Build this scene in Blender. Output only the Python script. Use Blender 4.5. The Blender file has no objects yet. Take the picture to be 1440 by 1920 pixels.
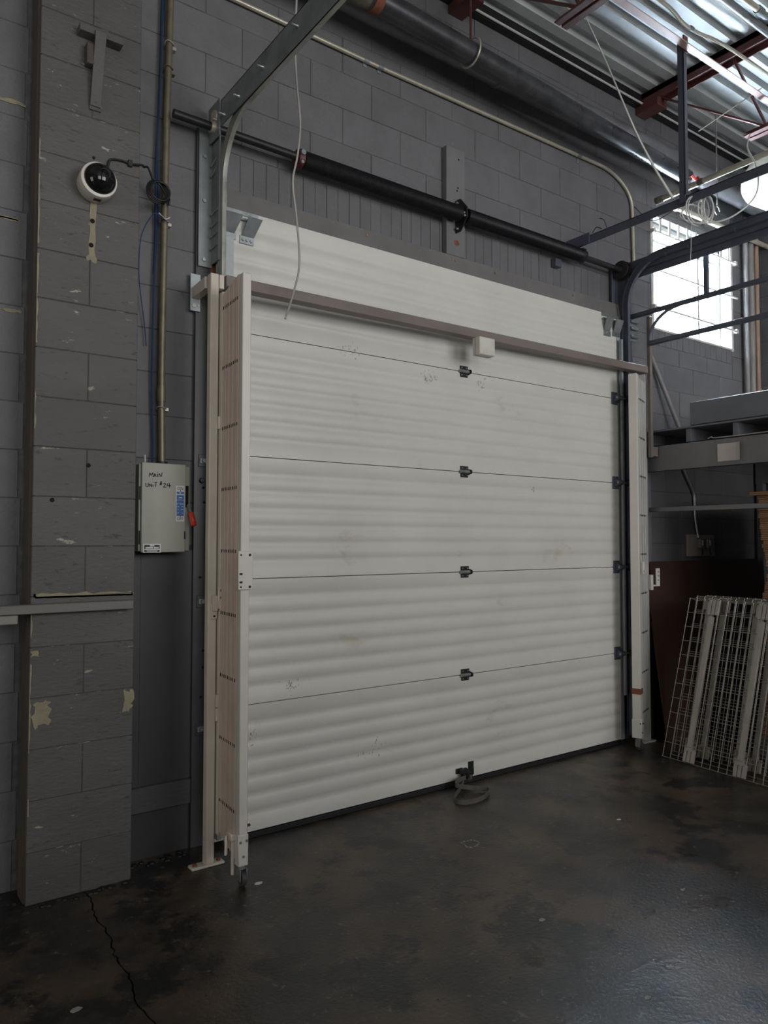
import bpy, bmesh, math, random
from mathutils import Vector, Matrix
random.seed(7)
PI = math.pi
SC = bpy.context.scene
COL = SC.collection

# ------------------------------------------------------------------ camera
cam_d = bpy.data.cameras.new('camera')
cam = bpy.data.objects.new('camera', cam_d); COL.objects.link(cam)
cam.location = (0, -3.45, 1.445)
YAW, PITCH = math.radians(36.0), math.atan2(54, 1404)
fwd = Vector((math.sin(YAW)*math.cos(PITCH), math.cos(YAW)*math.cos(PITCH), math.sin(PITCH)))
cam.rotation_euler = fwd.to_track_quat('-Z', 'Y').to_euler()
cam_d.sensor_fit = 'VERTICAL'; cam_d.sensor_height = 24.0
cam_d.lens = 24.0*1404/1920
cam_d.clip_start = 0.05
SC.camera = cam

# ------------------------------------------------------------------ sky, lights, exposure
world = bpy.data.worlds.new('sky'); SC.world = world; world.use_nodes = True
wb = world.node_tree.nodes['Background']
wb.inputs[0].default_value = (0.76, 0.88, 1.0, 1); wb.inputs[1].default_value = 120.0

def area(name, loc, target, w, h, power, col=(1, 1, 1)):
    d = bpy.data.lights.new(name, 'AREA'); d.shape = 'RECTANGLE'; d.size = w; d.size_y = h
    d.energy = power; d.color = col
    o = bpy.data.objects.new(name, d); COL.objects.link(o); o.location = loc
    o.rotation_euler = (Vector(target)-Vector(loc)).to_track_quat('-Z', 'Y').to_euler()
    return o
# daylight from behind at right; the two left lamps are added fill
area('rear_right_doorway_daylight', (4.2, -9.6, 2.7), (4.2, 0, 2.5), 3.8, 3.8, 310, (1.0, 0.985, 0.97))
area('rear_left_fill_light', (-0.6, -9.6, 2.6), (-0.6, 0, 2.4), 3.0, 3.6, 165, (1.0, 0.965, 0.92))  # added fill that lifts the left gate post, no door built here
area('left_fill_light', (-3.8, -2.6, 1.6), (0, -2.2, 1.6), 1.8, 2.4, 38, (1.0, 0.93, 0.84))  # added warm fill for gate faces turned left, no doorway built

SC.view_settings.view_transform = 'Standard'; SC.view_settings.look = 'None'
SC.view_settings.gamma = 1.0; SC.view_settings.use_curve_mapping = False
SC.view_settings.exposure = 0.0

# ------------------------------------------------------------------ mesh helpers
def wloc(o):
    v = Vector((0, 0, 0))
    while o is not None:
        v = v + o.location; o = o.parent
    return v

class MB:
    def __init__(s): s.v = []; s.f = []; s.sm = []; s.mi = []
    def add(s, vs, fs, smooth=False, mi=0):
        b = len(s.v); s.v += [tuple(v) for v in vs]
        for f in fs: s.f.append(tuple(b+i for i in f)); s.sm.append(smooth); s.mi.append(mi)
        return s
    def box(s, x0, x1, y0, y1, z0, z1, bev=0.0, M=None, mi=0):
        lo = (min(x0, x1), min(y0, y1), min(z0, z1)); hi = (max(x0, x1), max(y0, y1), max(z0, z1))
        if bev <= 0:
            vs = [(x, y, z) for x in (lo[0], hi[0]) for y in (lo[1], hi[1]) for z in (lo[2], hi[2])]
            fs = [(0, 1, 3, 2), (4, 6, 7, 5), (0, 4, 5, 1), (2, 3, 7, 6), (0, 2, 6, 4), (1, 5, 7, 3)]
        else:
            vs = []; idx = {}
            for a in range(3):
                for sg in [(i, j, k) for i in (0, 1) for j in (0, 1) for k in (0, 1)]:
                    p = [0, 0, 0]
                    for c in range(3):
                        e = hi[c] if sg[c] else lo[c]
                        if c != a: e += -bev if sg[c] else bev
                        p[c] = e
                    idx[(a, sg)] = len(vs); vs.append(tuple(p))
            fs = []
            def sgn(d): return (d[0], d[1], d[2])
            for a in range(3):
                b, c = [k for k in range(3) if k != a]
                for sa in (0, 1):
                    q = []
                    for (sb, sc) in ((0, 0), (1, 0), (1, 1), (0, 1)):
                        d = [0, 0, 0]; d[a] = sa; d[b] = sb; d[c] = sc; q.append(idx[(a, sgn(d))])
                    fs.append(tuple(q))
            for a in range(3):
                for b in range(a+1, 3):
                    c = 3-a-b
                    for sa in (0, 1):
                        for sb in (0, 1):
                            d0 = [0, 0, 0]; d0[a] = sa; d0[b] = sb; d0[c] = 0
                            d1 = list(d0); d1[c] = 1
                            fs.append((idx[(a, sgn(d0))], idx[(a, sgn(d1))], idx[(b, sgn(d1))], idx[(b, sgn(d0))]))
            for sg in [(i, j, k) for i in (0, 1) for j in (0, 1) for k in (0, 1)]:
                fs.append((idx[(0, sg)], idx[(1, sg)], idx[(2, sg)]))
        if M is not None: vs = [tuple(M @ Vector(v)) for v in vs]
        return s.add(vs, fs, False, mi)
    def obox(s, p0, p1, w, h, up=(0, 0, 1), bev=0.0, mi=0):
        """bar of width w and height h running from p0 to p1"""
        p0 = Vector(p0); p1 = Vector(p1); d = (p1-p0); L = d.length; d.normalize()
        u = Vector(up); sd = d.cross(u).normalized(); u = sd.cross(d).normalized()
        M = Matrix(((d.x, sd.x, u.x, p0.x), (d.y, sd.y, u.y, p0.y), (d.z, sd.z, u.z, p0.z), (0, 0, 0, 1)))
        return s.box(0, L, -w/2, w/2, -h/2, h/2, bev, M, mi)
    def tube(s, pts, r, n=8, closed=False, rr=None, mi=0):
        pts = [Vector(p) for p in pts]; k = len(pts); vs = []; fs = []
        t0 = None; nrm = None
        for i in range(k):
            if closed: t = pts[(i+1) % k]-pts[(i-1) % k]
            else: t = pts[min(i+1, k-1)]-pts[max(i-1, 0)]
            t.normalize()
            if nrm is None:
                nrm = t.cross(Vector((0, 0, 1)))
                if nrm.length < 1e-3: nrm = t.cross(Vector((1, 0, 0)))
                nrm.normalize()
            else:
                nrm = nrm - t*nrm.dot(t)
                if nrm.length < 1e-6: nrm = t.orthogonal()
                nrm.normalize()
            b = t.cross(nrm); ra = rr[i] if rr else r
            for j in range(n):
                a = 2*PI*j/n; vs.append(pts[i]+(nrm*math.cos(a)+b*math.sin(a))*ra)
        for i in range(k if closed else k-1):
            for j in range(n):
                a = i*n+j; b2 = i*n+(j+1) % n; c = ((i+1) % k)*n+(j+1) % n; d = ((i+1) % k)*n+j
                fs.append((a, b2, c, d))
        s.add(vs, fs, True, mi)
        if not closed:
            b = len(s.v)-len(vs)
            s.f.append(tuple(b+j for j in range(n))); s.sm.append(False); s.mi.append(mi)
            s.f.append(tuple(b+(k-1)*n+j for j in reversed(range(n)))); s.sm.append(False); s.mi.append(mi)
        return s
    def cyl(s, p0, p1, r, n=16, r2=None, mi=0):
        return s.tube([p0, p1], r, n, rr=[r, r if r2 is None else r2], mi=mi)
    def lathe(s, prof, org, axis, n=24, mi=0):
        """prof: list of (distance along axis, radius)"""
        ax = Vector(axis).normalized(); u = ax.orthogonal().normalized(); w = ax.cross(u); o = Vector(org)
        vs = []; fs = []
        for (d, r) in prof:
            for j in range(n):
                a = 2*PI*j/n; vs.append(o+ax*d+(u*math.cos(a)+w*math.sin(a))*max(r, 1e-4))
        for i in range(len(prof)-1):
            for j in range(n):
                fs.append((i*n+j, i*n+(j+1) % n, (i+1)*n+(j+1) % n, (i+1)*n+j))
        fs.append(tuple(range(n))); fs.append(tuple((len(prof)-1)*n+j for j in reversed(range(n))))
        return s.add(vs, fs, True, mi)
    def prism(s, poly, axis, a0, a1, smooth=False, mi=0):
        """poly in the two axes other than axis (in x,y,z order)"""
        n = len(poly); vs = []
        for a in (a0, a1):
            for (p, q) in poly:
                v = [p, q]; v.insert(axis, a); vs.append(tuple(v))
        fs = [(i, (i+1) % n, n+(i+1) % n, n+i) for i in range(n)]
        fs.append(tuple(range(n))); fs.append(tuple(range(2*n-1, n-1, -1)))
        return s.add(vs, fs, smooth, mi)
    def build_each(s, name, mat, parent=None):
        out = []
        for (v0, v1), (f0, f1) in s.pieces():
            q = MB(); q.v = s.v[v0:v1]; q.f = [tuple(i-v0 for i in f) for f in s.f[f0:f1]]; q.sm = s.sm[f0:f1]; q.mi = s.mi[f0:f1]
            out.append(q.build(name, mat, parent))
        return out
    def pieces(s):
        n = len(s.v); lab = list(range(n))
        def find(a):
            while lab[a] != a: lab[a] = lab[lab[a]]; a = lab[a]
            return a
        for f in s.f:
            for a in f[1:]:
                p, q = find(f[0]), find(a)
                if p != q: lab[max(p, q)] = min(p, q)
        res = []; v0 = 0
        roots = [find(i) for i in range(n)]
        starts = [i for i in range(n) if i == 0 or roots[i] != roots[i-1]]+[n]
        fi = 0
        for a, b in zip(starts[:-1], starts[1:]):
            f0 = fi
            while fi < len(s.f) and max(s.f[fi]) < b: fi += 1
            res.append(((a, b), (f0, fi)))
        return res
    def build(s, name, mat, parent=None, loc=None, recalc=True):
        off = wloc(parent) if parent is not None else Vector(loc or (0, 0, 0))
        me = bpy.data.meshes.new(name)
        me.from_pydata([tuple(Vector(v)-off) for v in s.v], [], s.f)
        for p, sm, mi in zip(me.polygons, s.sm, s.mi): p.use_smooth = sm; p.material_index = mi
        if recalc:
            bm = bmesh.new(); bm.from_mesh(me); bmesh.ops.recalc_face_normals(bm, faces=bm.faces); bm.to_mesh(me); bm.free()
        try: me.set_sharp_from_angle(angle=math.radians(40))
        except Exception: pass
        for m in (mat if isinstance(mat, (list, tuple)) else [mat]): me.materials.append(m)
        o = bpy.data.objects.new(name, me); COL.objects.link(o)
        if parent is not None: o.parent = parent
        else: o.location = off
        return o

def tag(o, label, cat=None, group=None, kind=None):
    if label: o['label'] = label
    if cat: o['category'] = cat
    if group: o['group'] = group
    if kind: o['kind'] = kind
    return o
def thing(name, loc, label, cat, group=None, kind=None):
    o = bpy.data.objects.new(name, None); COL.objects.link(o); o.location = loc; o.empty_display_size = 0.1
    return tag(o, label, cat, group, kind)
def struct(o, label=None): return tag(o, label, None, None, 'structure')
def B(*a, **k): return MB().box(*a, **k)
def bez(p, n=16):
    """Catmull-Rom through points"""
    P = [Vector(q) for q in p]; out = []
    for i in range(len(P)-1):
        p0 = P[max(i-1, 0)]; p1 = P[i]; p2 = P[i+1]; p3 = P[min(i+2, len(P)-1)]
        for j in range(n):
            t = j/n
            out.append(0.5*((2*p1)+(p2-p0)*t+(2*p0-5*p1+4*p2-p3)*t*t+(3*p1-p0-3*p2+p3)*t**3))
    out.append(P[-1]); return out
def text_obj(name, txt, size, loc, mat, parent, width=None):
    cu = bpy.data.curves.new(name, 'FONT'); cu.body = txt; cu.size = size; cu.align_x = 'CENTER'; cu.align_y = 'CENTER'
    cu.extrude = 0.0003
    to = bpy.data.objects.new(name+'_curve', cu); COL.objects.link(to)
    dg = bpy.context.evaluated_depsgraph_get(); me = bpy.data.meshes.new_from_object(to.evaluated_get(dg))
    bpy.data.objects.remove(to); bpy.data.curves.remove(cu)
    R = Matrix.Rotation(PI/2, 4, 'X'); me.transform(R)
    me.transform(Matrix.Translation(Vector(loc)-wloc(parent)))
    me.materials.clear(); me.materials.append(mat)
    o = bpy.data.objects.new(name, me); COL.objects.link(o); o.parent = parent
    return o

# ------------------------------------------------------------------ materials
def mat(name, c1, c2=None, rough=0.6, metal=0.0, scale=6.0, bump=0.0, bscale=60.0, chip=None, chip_t=0.68, chip_scale=9.0,
        rvar=0.0, stretch=(1, 1, 1), rnd=0.0, spec=0.5, detail=6.0, chip2=None, chip2_t=0.7, chip2_scale=3.0, lo=0.35, hi=0.65):
    m = bpy.data.materials.new(name); m.use_nodes = True; nt = m.node_tree; N = nt.nodes; Lk = nt.links
    bs = N['Principled BSDF']; bs.inputs['Roughness'].default_value = rough; bs.inputs['Metallic'].default_value = metal
    bs.inputs['Specular IOR Level'].default_value = spec
    if c2 is None: c2 = tuple(x*0.8 for x in c1)
    geo = N.new('ShaderNodeNewGeometry'); mp = N.new('ShaderNodeMapping'); mp.inputs['Scale'].default_value = stretch
    Lk.new(geo.outputs['Position'], mp.inputs['Vector'])
    def noise(sc, det=detail, rg=0.6):
        n = N.new('ShaderNodeTexNoise'); n.inputs['Scale'].default_value = sc; n.inputs['Detail'].default_value = det
        n.inputs['Roughness'].default_value = rg; Lk.new(mp.outputs[0], n.inputs['Vector']); return n
    def ramp(src, a, b):
        r = N.new('ShaderNodeMapRange'); r.inputs['From Min'].default_value = a; r.inputs['From Max'].default_value = b
        Lk.new(src, r.inputs['Value']); return r.outputs['Result']
    def mix(fac, a, b):
        x = N.new('ShaderNodeMix'); x.data_type = 'RGBA'
        if hasattr(fac, 'is_linked') or not isinstance(fac, float): Lk.new(fac, x.inputs['Factor'])
        else: x.inputs['Factor'].default_value = fac
        for v, s in ((a, 'A'), (b, 'B')):
            sock = [i for i in x.inputs if i.name == s and i.type == 'RGBA'][0]
            if isinstance(v, tuple): sock.default_value = (*v, 1)
            else: Lk.new(v, sock)
        return [o for o in x.outputs if o.type == 'RGBA'][0]
    nz = noise(scale)
    col = mix(ramp(nz.outputs['Fac'], lo, hi), c1, c2)
    if rnd:
        oi = N.new('ShaderNodeObjectInfo'); mr = N.new('ShaderNodeMapRange')
        mr.inputs['To Min'].default_value = 1-rnd; mr.inputs['To Max'].default_value = 1+rnd
        Lk.new(oi.outputs['Random'], mr.inputs['Value'])
        hs = N.new('ShaderNodeHueSaturation'); Lk.new(mr.outputs['Result'], hs.inputs['Value']); Lk.new(col, hs.inputs['Color'])
        col = hs.outputs['Color']
    if chip2:
        n3 = noise(chip2_scale, 8.0, 0.7); col = mix(ramp(n3.outputs['Fac'], chip2_t, chip2_t+0.06), col, chip2)
    if chip:
        n2 = noise(chip_scale, 10.0, 0.75); col = mix(ramp(n2.outputs['Fac'], chip_t, chip_t+0.03), col, chip)
    Lk.new(col, bs.inputs['Base Color'])
    if rvar:
        Lk.new(ramp(noise(scale*1.7).outputs['Fac'], 0.25, 0.75), (mr2 := N.new('ShaderNodeMapRange')).inputs['Value'])
        mr2.inputs['To Min'].default_value = max(0.05, rough-rvar); mr2.inputs['To Max'].default_value = rough+rvar
        Lk.new(mr2.outputs['Result'], bs.inputs['Roughness'])
    if bump:
        nb = noise(bscale, 5.0); bp = N.new('ShaderNodeBump'); bp.inputs['Strength'].default_value = bump
        bp.inputs['Distance'].default_value = 0.01
        Lk.new(nb.outputs['Fac'], bp.inputs['Height']); Lk.new(bp.outputs['Normal'], bs.inputs['Normal'])
    return m

M = {}
M['wall'] = mat('grey_block_paint', (.150, .152, .163), (.125, .127, .136), .62, scale=5, bump=.35, bscale=55, rnd=.07, chip=(.36, .35, .33), chip_t=.715, chip_scale=14)
M['mortar'] = mat('painted_mortar', (.128, .129, .137), (.075, .076, .08), .75, scale=20, bump=.4, bscale=60)
M['pier'] = mat('worn_grey_pier_paint', (.112, .110, .108), (.092, .091, .090), .6, scale=4, bump=.3, bscale=60, rnd=.06, chip=(.40, .38, .31), chip_t=.625, chip_scale=17, stretch=(.5, 1, 1.4), chip2=(.062, .060, .058), chip2_t=.60, chip2_scale=30)
M['pier_mortar'] = mat('worn_mortar', (.10, .099, .098), (.075, .075, .075), .75, scale=12, chip=(.36, .33, .25), chip_t=.56, chip_scale=6)
M['brown_edge'] = mat('bare_brown_edge', (.10, .078, .062), (.07, .062, .055), .75, scale=9, bump=.3, chip=(.34, .29, .20), chip_t=.66, chip_scale=7)
M['beige'] = mat('bare_mortar_beige', (.36, .32, .21), (.27, .25, .18), .85, scale=30, bump=.5, bscale=90)
M['black'] = mat('black_hole', (.008, .008, .008), None, .9)
M['panel'] = mat('charcoal_panel_paint', (.058, .060, .067), (.046, .048, .054), .5, scale=3, bump=.1, bscale=30)
M['jamb'] = mat('charcoal_steel_paint', (.060, .062, .070), (.046, .048, .054), .42, scale=5, chip=(.20, .07, .035), chip_t=.68, chip_scale=4)
M['floor'] = mat('stained_concrete', (.085, .060, .042), (.030, .027, .024), .33, scale=1.9, bump=.26, bscale=60, rvar=.12, chip=(.135, .115, .086), chip_t=.60, chip_scale=19, chip2=(.016, .0155, .015), chip2_t=.515, chip2_scale=2.6, detail=12.0, spec=.5, lo=.42, hi=.58)
M['deck'] = mat('galvanised_deck', (.68, .72, .73), (.58, .62, .63), .45, .25, scale=4)
M['red_steel'] = mat('red_oxide_steel', (.135, .045, .042), (.10, .034, .033), .5, scale=9)
M['pink_steel'] = mat('pale_red_primer', (.52, .37, .34), (.42, .29, .26), .5, scale=6)
M['door'] = mat('white_door_skin', (.70, .70, .665), (.655, .652, .615), .36, scale=2.5, bump=.12, bscale=220, chip=(.40, .38, .33), chip_t=.715, chip_scale=10, stretch=(1, 1, 1.6), chip2=(.60, .57, .49), chip2_t=.63, chip2_scale=2.5)
M['scuff'] = mat('grey_scuff', (.55, .54, .50), (.46, .45, .42), .6)
M['seal'] = mat('black_rubber', (.012, .012, .013), None, .6)
M['galv'] = mat('galvanised_steel', (.42, .45, .46), (.30, .33, .34), .38, .75, scale=14, rvar=.08)
M['galv_dull'] = mat('dull_galvanised', (.27, .295, .305), (.17, .19, .20), .5, .35, scale=7, rvar=.08)
M['track'] = mat('weathered_track', (.40, .40, .36), (.27, .28, .27), .42, .4, scale=12)
M['galv_face'] = mat('bluish_galvanised_stile', (.46, .50, .52), (.40, .44, .46), .5, .2, scale=12)
M['cream'] = mat('cream_gate_paint', (.69, .64, .56), (.61, .56, .485), .4, scale=5, chip=(.12, .085, .06), chip_t=.72, chip_scale=12)
M['white_post'] = mat('white_post_paint', (.70, .68, .63), (.64, .62, .57), .38, scale=5, chip=(.16, .12, .09), chip_t=.72, chip_scale=12)
M['slat'] = mat('beige_slat_paint', (.72, .60, .52), (.62, .51, .435), .4, scale=6, rnd=.08)
M['slat_pale'] = mat('pale_slat_paint', (.58, .58, .56), (.50, .50, .48), .4, scale=6, rnd=.05)
M['dark'] = mat('dark_gap', (.02, .02, .022), None, .8)
M['rust'] = mat('rust', (.24, .08, .04), (.15, .055, .03), .8, scale=20)
M['black_steel'] = mat('black_steel', (.028, .028, .032), (.018, .018, .02), .45, .3, scale=12)
M['flare_blue_steel'] = mat('flare_tinted_steel', (.105, .120, .155), (.08, .092, .122), .42, .1, scale=6)  # dark steel lightened and blued to imitate window flare
M['spring'] = mat('oiled_spring_steel', (.024, .025, .03), (.016, .017, .02), .42, .5, scale=30)
M['red'] = mat('dull_red_paint', (.10, .016, .02), None, .5)
M['brightred'] = mat('red_handle_paint', (.62, .045, .02), (.5, .035, .018), .4)
M['heater'] = mat('dark_polished_pipe', (.12, .122, .132), (.06, .062, .07), .3, .6, scale=5, rvar=.08)
M['duct'] = mat('grey_galvanised_duct', (.30, .30, .32), (.22, .22, .235), .36, .6, scale=6, rvar=.1)
M['wrap'] = mat('brown_pipe_wrap', (.17, .16, .13), (.10, .09, .07), .8, scale=20, bump=.4)
M['emt'] = mat('dull_conduit', (.58, .55, .46), (.47, .44, .36), .38, .45, scale=14)
M['brass'] = mat('olive_conduit', (.24, .215, .145), (.17, .155, .11), .4, .35, scale=18)
M['box'] = mat('green_grey_enamel', (.345, .355, .30), (.32, .33, .28), .42, scale=6)
M['white'] = mat('white_plastic', (.74, .72, .66), None, .38)
M['label_white'] = mat('white_label', (.72, .73, .74), None, .5)
M['label_blue'] = mat('blue_label', (.015, .13, .42), None, .45)
M['ink'] = mat('black_ink', (.012, .012, .013), None, .6)
M['blackgloss'] = mat('dome_black', (.008, .008, .009), None, .08)
M['cable'] = mat('black_cable', (.012, .012, .013), None, .5)
M['bluecable'] = mat('blue_cable', (.02, .055, .14), None, .5)
M['rope'] = mat('grey_white_rope', (.44, .43, .40), None, .8)
M['whitewire'] = mat('white_wire', (.68, .68, .66), None, .5)
M['bar'] = mat('brown_grey_header_paint', (.215, .18, .165), (.17, .142, .13), .5, scale=8, stretch=(.3, 1, 1))
M['pad'] = mat('painted_timber', (.175, .175, .185), (.15, .15, .158), .6, scale=7, bump=.2, stretch=(1, 1, .2))
M['ledge'] = mat('charcoal_timber', (.082, .083, .088), (.062, .063, .068), .6, scale=7, bump=.2, stretch=(.2, 1, 1))
M['lintel'] = mat('painted_lintel', (.185, .178, .175), (.145, .14, .14), .5, scale=4)
M['winframe'] = mat('white_window_frame', (.75, .74, .70), None, .4)
M['mezz'] = mat('grey_blue_timber_paint', (.17, .18, .205), (.14, .15, .175), .55, scale=6, stretch=(1, .3, 1))
M['mezz_steel'] = mat('grey_steel_beam_paint', (.20, .195, .20), (.165, .16, .165), .45, scale=6)
M['bounce_ply'] = mat('pale_bounce_plywood', (.60, .55, .45), (.50, .46, .37), .7, scale=5)
M['paper'] = mat('old_paper', (.62, .58, .55), (.54, .50, .47), .8)
M['sheet'] = mat('dark_brown_hardboard', (.062, .034, .026), (.048, .027, .021), .32, scale=3)
M['ply'] = mat('weathered_plywood', (.42, .38, .33), (.32, .29, .26), .7, scale=8, stretch=(1, 1, .15))
M['cardboard'] = mat('cardboard', (.40, .235, .14), (.32, .18, .105), .8, scale=9, rnd=.14)
M['wire'] = mat('zinc_wire', (.34, .33, .30), (.25, .24, .22), .42, .5, scale=18)
M['channel'] = mat('zinc_channel', (.44, .41, .37), (.37, .345, .31), .45, .3, scale=10)
M['strap'] = mat('grey_webbing', (.13, .125, .115), (.09, .085, .08), .85, scale=40)
M['caster'] = mat('grey_caster_rubber', (.06, .06, .062), None, .6)
M['pipegrey'] = mat('grey_riser_paint', (.26, .25, .25), (.2, .195, .2), .5)
M['copper'] = mat('rusty_riser', (.34, .22, .17), (.26, .17, .13), .5)
M['fabric'] = mat('cream_wrap', (.66, .61, .51), (.58, .53, .44), .8, scale=4)
M['timber'] = mat('grey_timber_rail', (.20, .195, .185), (.155, .15, .143), .6, scale=8, stretch=(.25, 1, 1))
M['timber_light'] = mat('pale_timber', (.36, .34, .315), (.28, .265, .25), .7, scale=10, stretch=(.25, 1, 1))
g = bpy.data.materials.new('window_glass'); g.use_nodes = True; gn = g.node_tree; gn.nodes.remove(gn.nodes['Principled BSDF'])
gt = gn.nodes.new('ShaderNodeBsdfTransparent'); gt.inputs[0].default_value = (.95, .97, .98, 1)
gg = gn.nodes.new('ShaderNodeBsdfGlossy'); gg.inputs['Roughness'].default_value = .05; gm = gn.nodes.new('ShaderNodeMixShader')
gm.inputs[0].default_value = .06; gn.links.new(gt.outputs[0], gm.inputs[1]); gn.links.new(gg.outputs[0], gm.inputs[2])
gn.links.new(gm.outputs[0], gn.nodes['Material Output'].inputs[0])
M['glass'] = g

# ------------------------------------------------------------------ floor, ceiling, room shell
XL, XR, YB, ZC = -4.0, 6.75, -10.2, 4.92
# slab in two pours, parted by the crack that runs from the pier towards the camera
crack = [(.82, .2), (.845, -.18)]
for i in range(1, 60):
    yy = -.18-.025*i
    crack.append((.853-.062*min(1, (-yy-.2)/.9)+random.uniform(-.006, .006)+.006*math.sin(i*.5), yy))
crack += [(.79, -3), (.8, YB)]
fl = MB()
L_ = [(XL, .2), *[(x-.001-.003*abs(math.sin(i*.7)), y) for i, (x, y) in enumerate(crack)], (XL, YB)]
R_ = [(XR, .2), *[(x+.0025, y) for x, y in crack], (XR, YB)]
for poly in (L_, R_):
    n = len(poly); fl.add([(x, y, 0) for x, y in poly]+[(x, y, -.03) for x, y in poly],
                          [tuple(range(n))]+[(i, (i+1) % n, n+(i+1) % n, n+i) for i in range(n)])
fl.box(XL, XR, YB, .2, -.08, -.03)
struct(fl.build('floor', M['floor']), 'dark brown stained concrete floor with a crack near the pier')

# corrugated steel deck
prof = []; y = .1; p = .152
while y > YB:
    prof += [(y, ZC), (y-.045, ZC), (y-.063, ZC-.038), (y-.134, ZC-.038)]; y -= p
dk = MB(); n = len(prof)
dk.add([(x, a, b) for x in (XL, XR) for a, b in prof], [(i, i+1, n+i+1, n+i) for i in range(n-1)])
struct(dk.build('ceiling', M['deck'], recalc=False), 'corrugated galvanised steel roof deck')
roof = MB().box(XL-.2, XR+.2, YB-.2, .4, ZC+.03, ZC+.2)
struct(roof.build('trim_1', M['dark']), 'roof build-up above the steel deck')

# masonry shells behind the blocks: mortar face 4 mm behind the block faces
WX0, WX1, WZ0, WZ1 = 5.10, 6.25, 3.11, 4.01          # window opening
wall_back = MB()
for (x0, x1, z0, z1) in ((XL, WX0, 0, ZC), (WX1, XR, 0, ZC), (WX0, WX1, 0, WZ0), (WX0, WX1, WZ1, ZC)):
    wall_back.box(x0, x1, .0032, .22, z0, z1)
wall_back = struct(wall_back.build('wall_back', M['mortar']), 'grey painted concrete block wall around the overhead door')

_bm = {}
def block_mesh(w, h, d, m):
    k = (round(w, 3), round(h, 3), round(d, 3), m)
    if k not in _bm:
        mb = MB(); b = .0022
        vs = [(-w/2, d, -h/2), (w/2, d, -h/2), (w/2, d, h/2), (-w/2, d, h/2), (-w/2, b, -h/2), (w/2, b, -h/2), (w/2, b, h/2), (-w/2, b, h/2),
              (-w/2+b, 0, -h/2+b), (w/2-b, 0, -h/2+b), (w/2-b, 0, h/2-b), (-w/2+b, 0, h/2-b)]
        fs = [(8, 9, 10, 11)]
        for i in range(4):
            j = (i+1) % 4; fs += [(4+i, 4+j, 8+j, 8+i), (i, j, 4+j, 4+i)]
        me = bpy.data.meshes.new('block'); me.from_pydata(vs, [], fs); me.materials.append(M[m]); _bm[k] = me
    return _bm[k]
def add_block(x0, x1, z0, z1, parent, m='wall', y=0.0, d=.03, name='block', rot=None):
    J = .0012
    if name == 'block' and m == 'wall' and random.random() < .38: x1 -= random.choice((.003, .0055))
    w, h = x1-x0-2*J, z1-z0-2*J
    if w < .02 or h < .02: return
    o = bpy.data.objects.new(name, block_mesh(w, h, d, m)); COL.objects.link(o); o.parent = parent
    pw = wloc(parent)
    if rot is None: o.location = Vector(((x0+x1)/2, y+random.uniform(-.0012, .0010), (z0+z1)/2))-pw
    else:
        o.location = Vector((y, -(x0+x1)/2, (z0+z1)/2))-pw; o.rotation_euler = (0, 0, rot)
    return o
CH = .2032; PX = .404
def course(n, xa, xb, parent, holes, m='wall', y=0.0, off=(1.818, 2.014), zcap=ZC-.05):
    z0, z1 = n*CH, min((n+1)*CH, zcap)
    spans = [(xa, xb, z0, z1)]
    for (h0, h1, g0, g1) in holes:
        ns = []
        for a, b, p, q in spans:
            if h1 <= a or h0 >= b or g1 <= p+.012 or g0 >= q-.012: ns.append((a, b, p, q)); continue
            if h0 > a: ns.append((a, h0, p, q))
            if h1 < b: ns.append((h1, b, p, q))
            m0, m1 = max(a, h0), min(b, h1)
            if g0 > p+.02: ns.append((m0, m1, p, g0))
            if g1 < q-.02: ns.append((m0, m1, g1, q))
        spans = ns
    o = off[n % 2]; k0 = math.floor((xa-o)/PX)
    for a, b, p, q in spans:
        k = k0
        while o+k*PX < b:
            u0, u1 = max(a, o+k*PX), min(b, o+(k+1)*PX)
            if u1-u0 > .03: add_block(u0, u1, p, q, parent, m, y)
            k += 1
holes = [(1.53, 4.62, -1, 3.40), (WX0, WX1, WZ0-.13, WZ1), (1.12, 1.53, -1, 1.40), (4.62, 6.2, -1, .9)]
for n in range(25):
    course(n, .36, .62, wall_back, holes)
    course(n, 1.0, XR, wall_back, holes)
# soldier bricks over the door head and under the window
x = 1.53
while x < 4.62:
    add_block(x, x+.0735, 3.2, 3.40, wall_back, 'wall', random.uniform(-.002, .001), .03, 'brick'); x += .0735
x = WX0
while x < WX1-.02:
    add_block(x, min(x+.082, WX1), WZ0-.13, WZ0-.005, wall_back, 'wall', 0, .03, 'brick'); x += .082
# smooth panel and timber ledge low on the wall between pier and door
MB().box(1.03, 1.37, -.012, .006, .33, 1.40).box(1.12, 1.125, -.014, -.012, .34, 1.4).build('flush_panel', M['panel'], wall_back)
B(1.03, 1.36, -.035, .006, .215, .33, .004).build('timber_ledge', M['ledge'], wall_back)
MB().box(1.03, 1.37, -.006, .006, 0, .215).build('plinth', M['panel'], wall_back)

# right-hand wall and the walls out of view
wr = struct(MB().box(XR, XR+.2, YB, .22, 0, ZC).build('wall_right', M['mortar']), 'grey block side wall beyond the mezzanine')
for n in range(9, 25):
    o = (0, .202)[n % 2]; k = 0
    while k*PX < 1.3:
        add_block(max(0, k*PX-o), k*PX-o+PX, n*CH, min((n+1)*CH, ZC-.05), wr, 'wall', XR-.006, .03, 'block', -PI/2); k += 1
struct(MB().box(XL-.2, XL, YB, .22, 0, ZC).build('wall_left', M['wall']), 'grey side wall out of view')
struct(MB().box(XL, XR, YB-.2, YB, 0, ZC).build('wall_rear', M['wall']), 'grey rear wall behind the photographer')

struct(MB().box(XL, 4.0, -5.8, -5.65, 0, 1.8).build('wall_shade_blocker', M['wall']), 'unseen low wall added to shade the lower door and pier')  # added out of view to shade the lower door and pier

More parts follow.
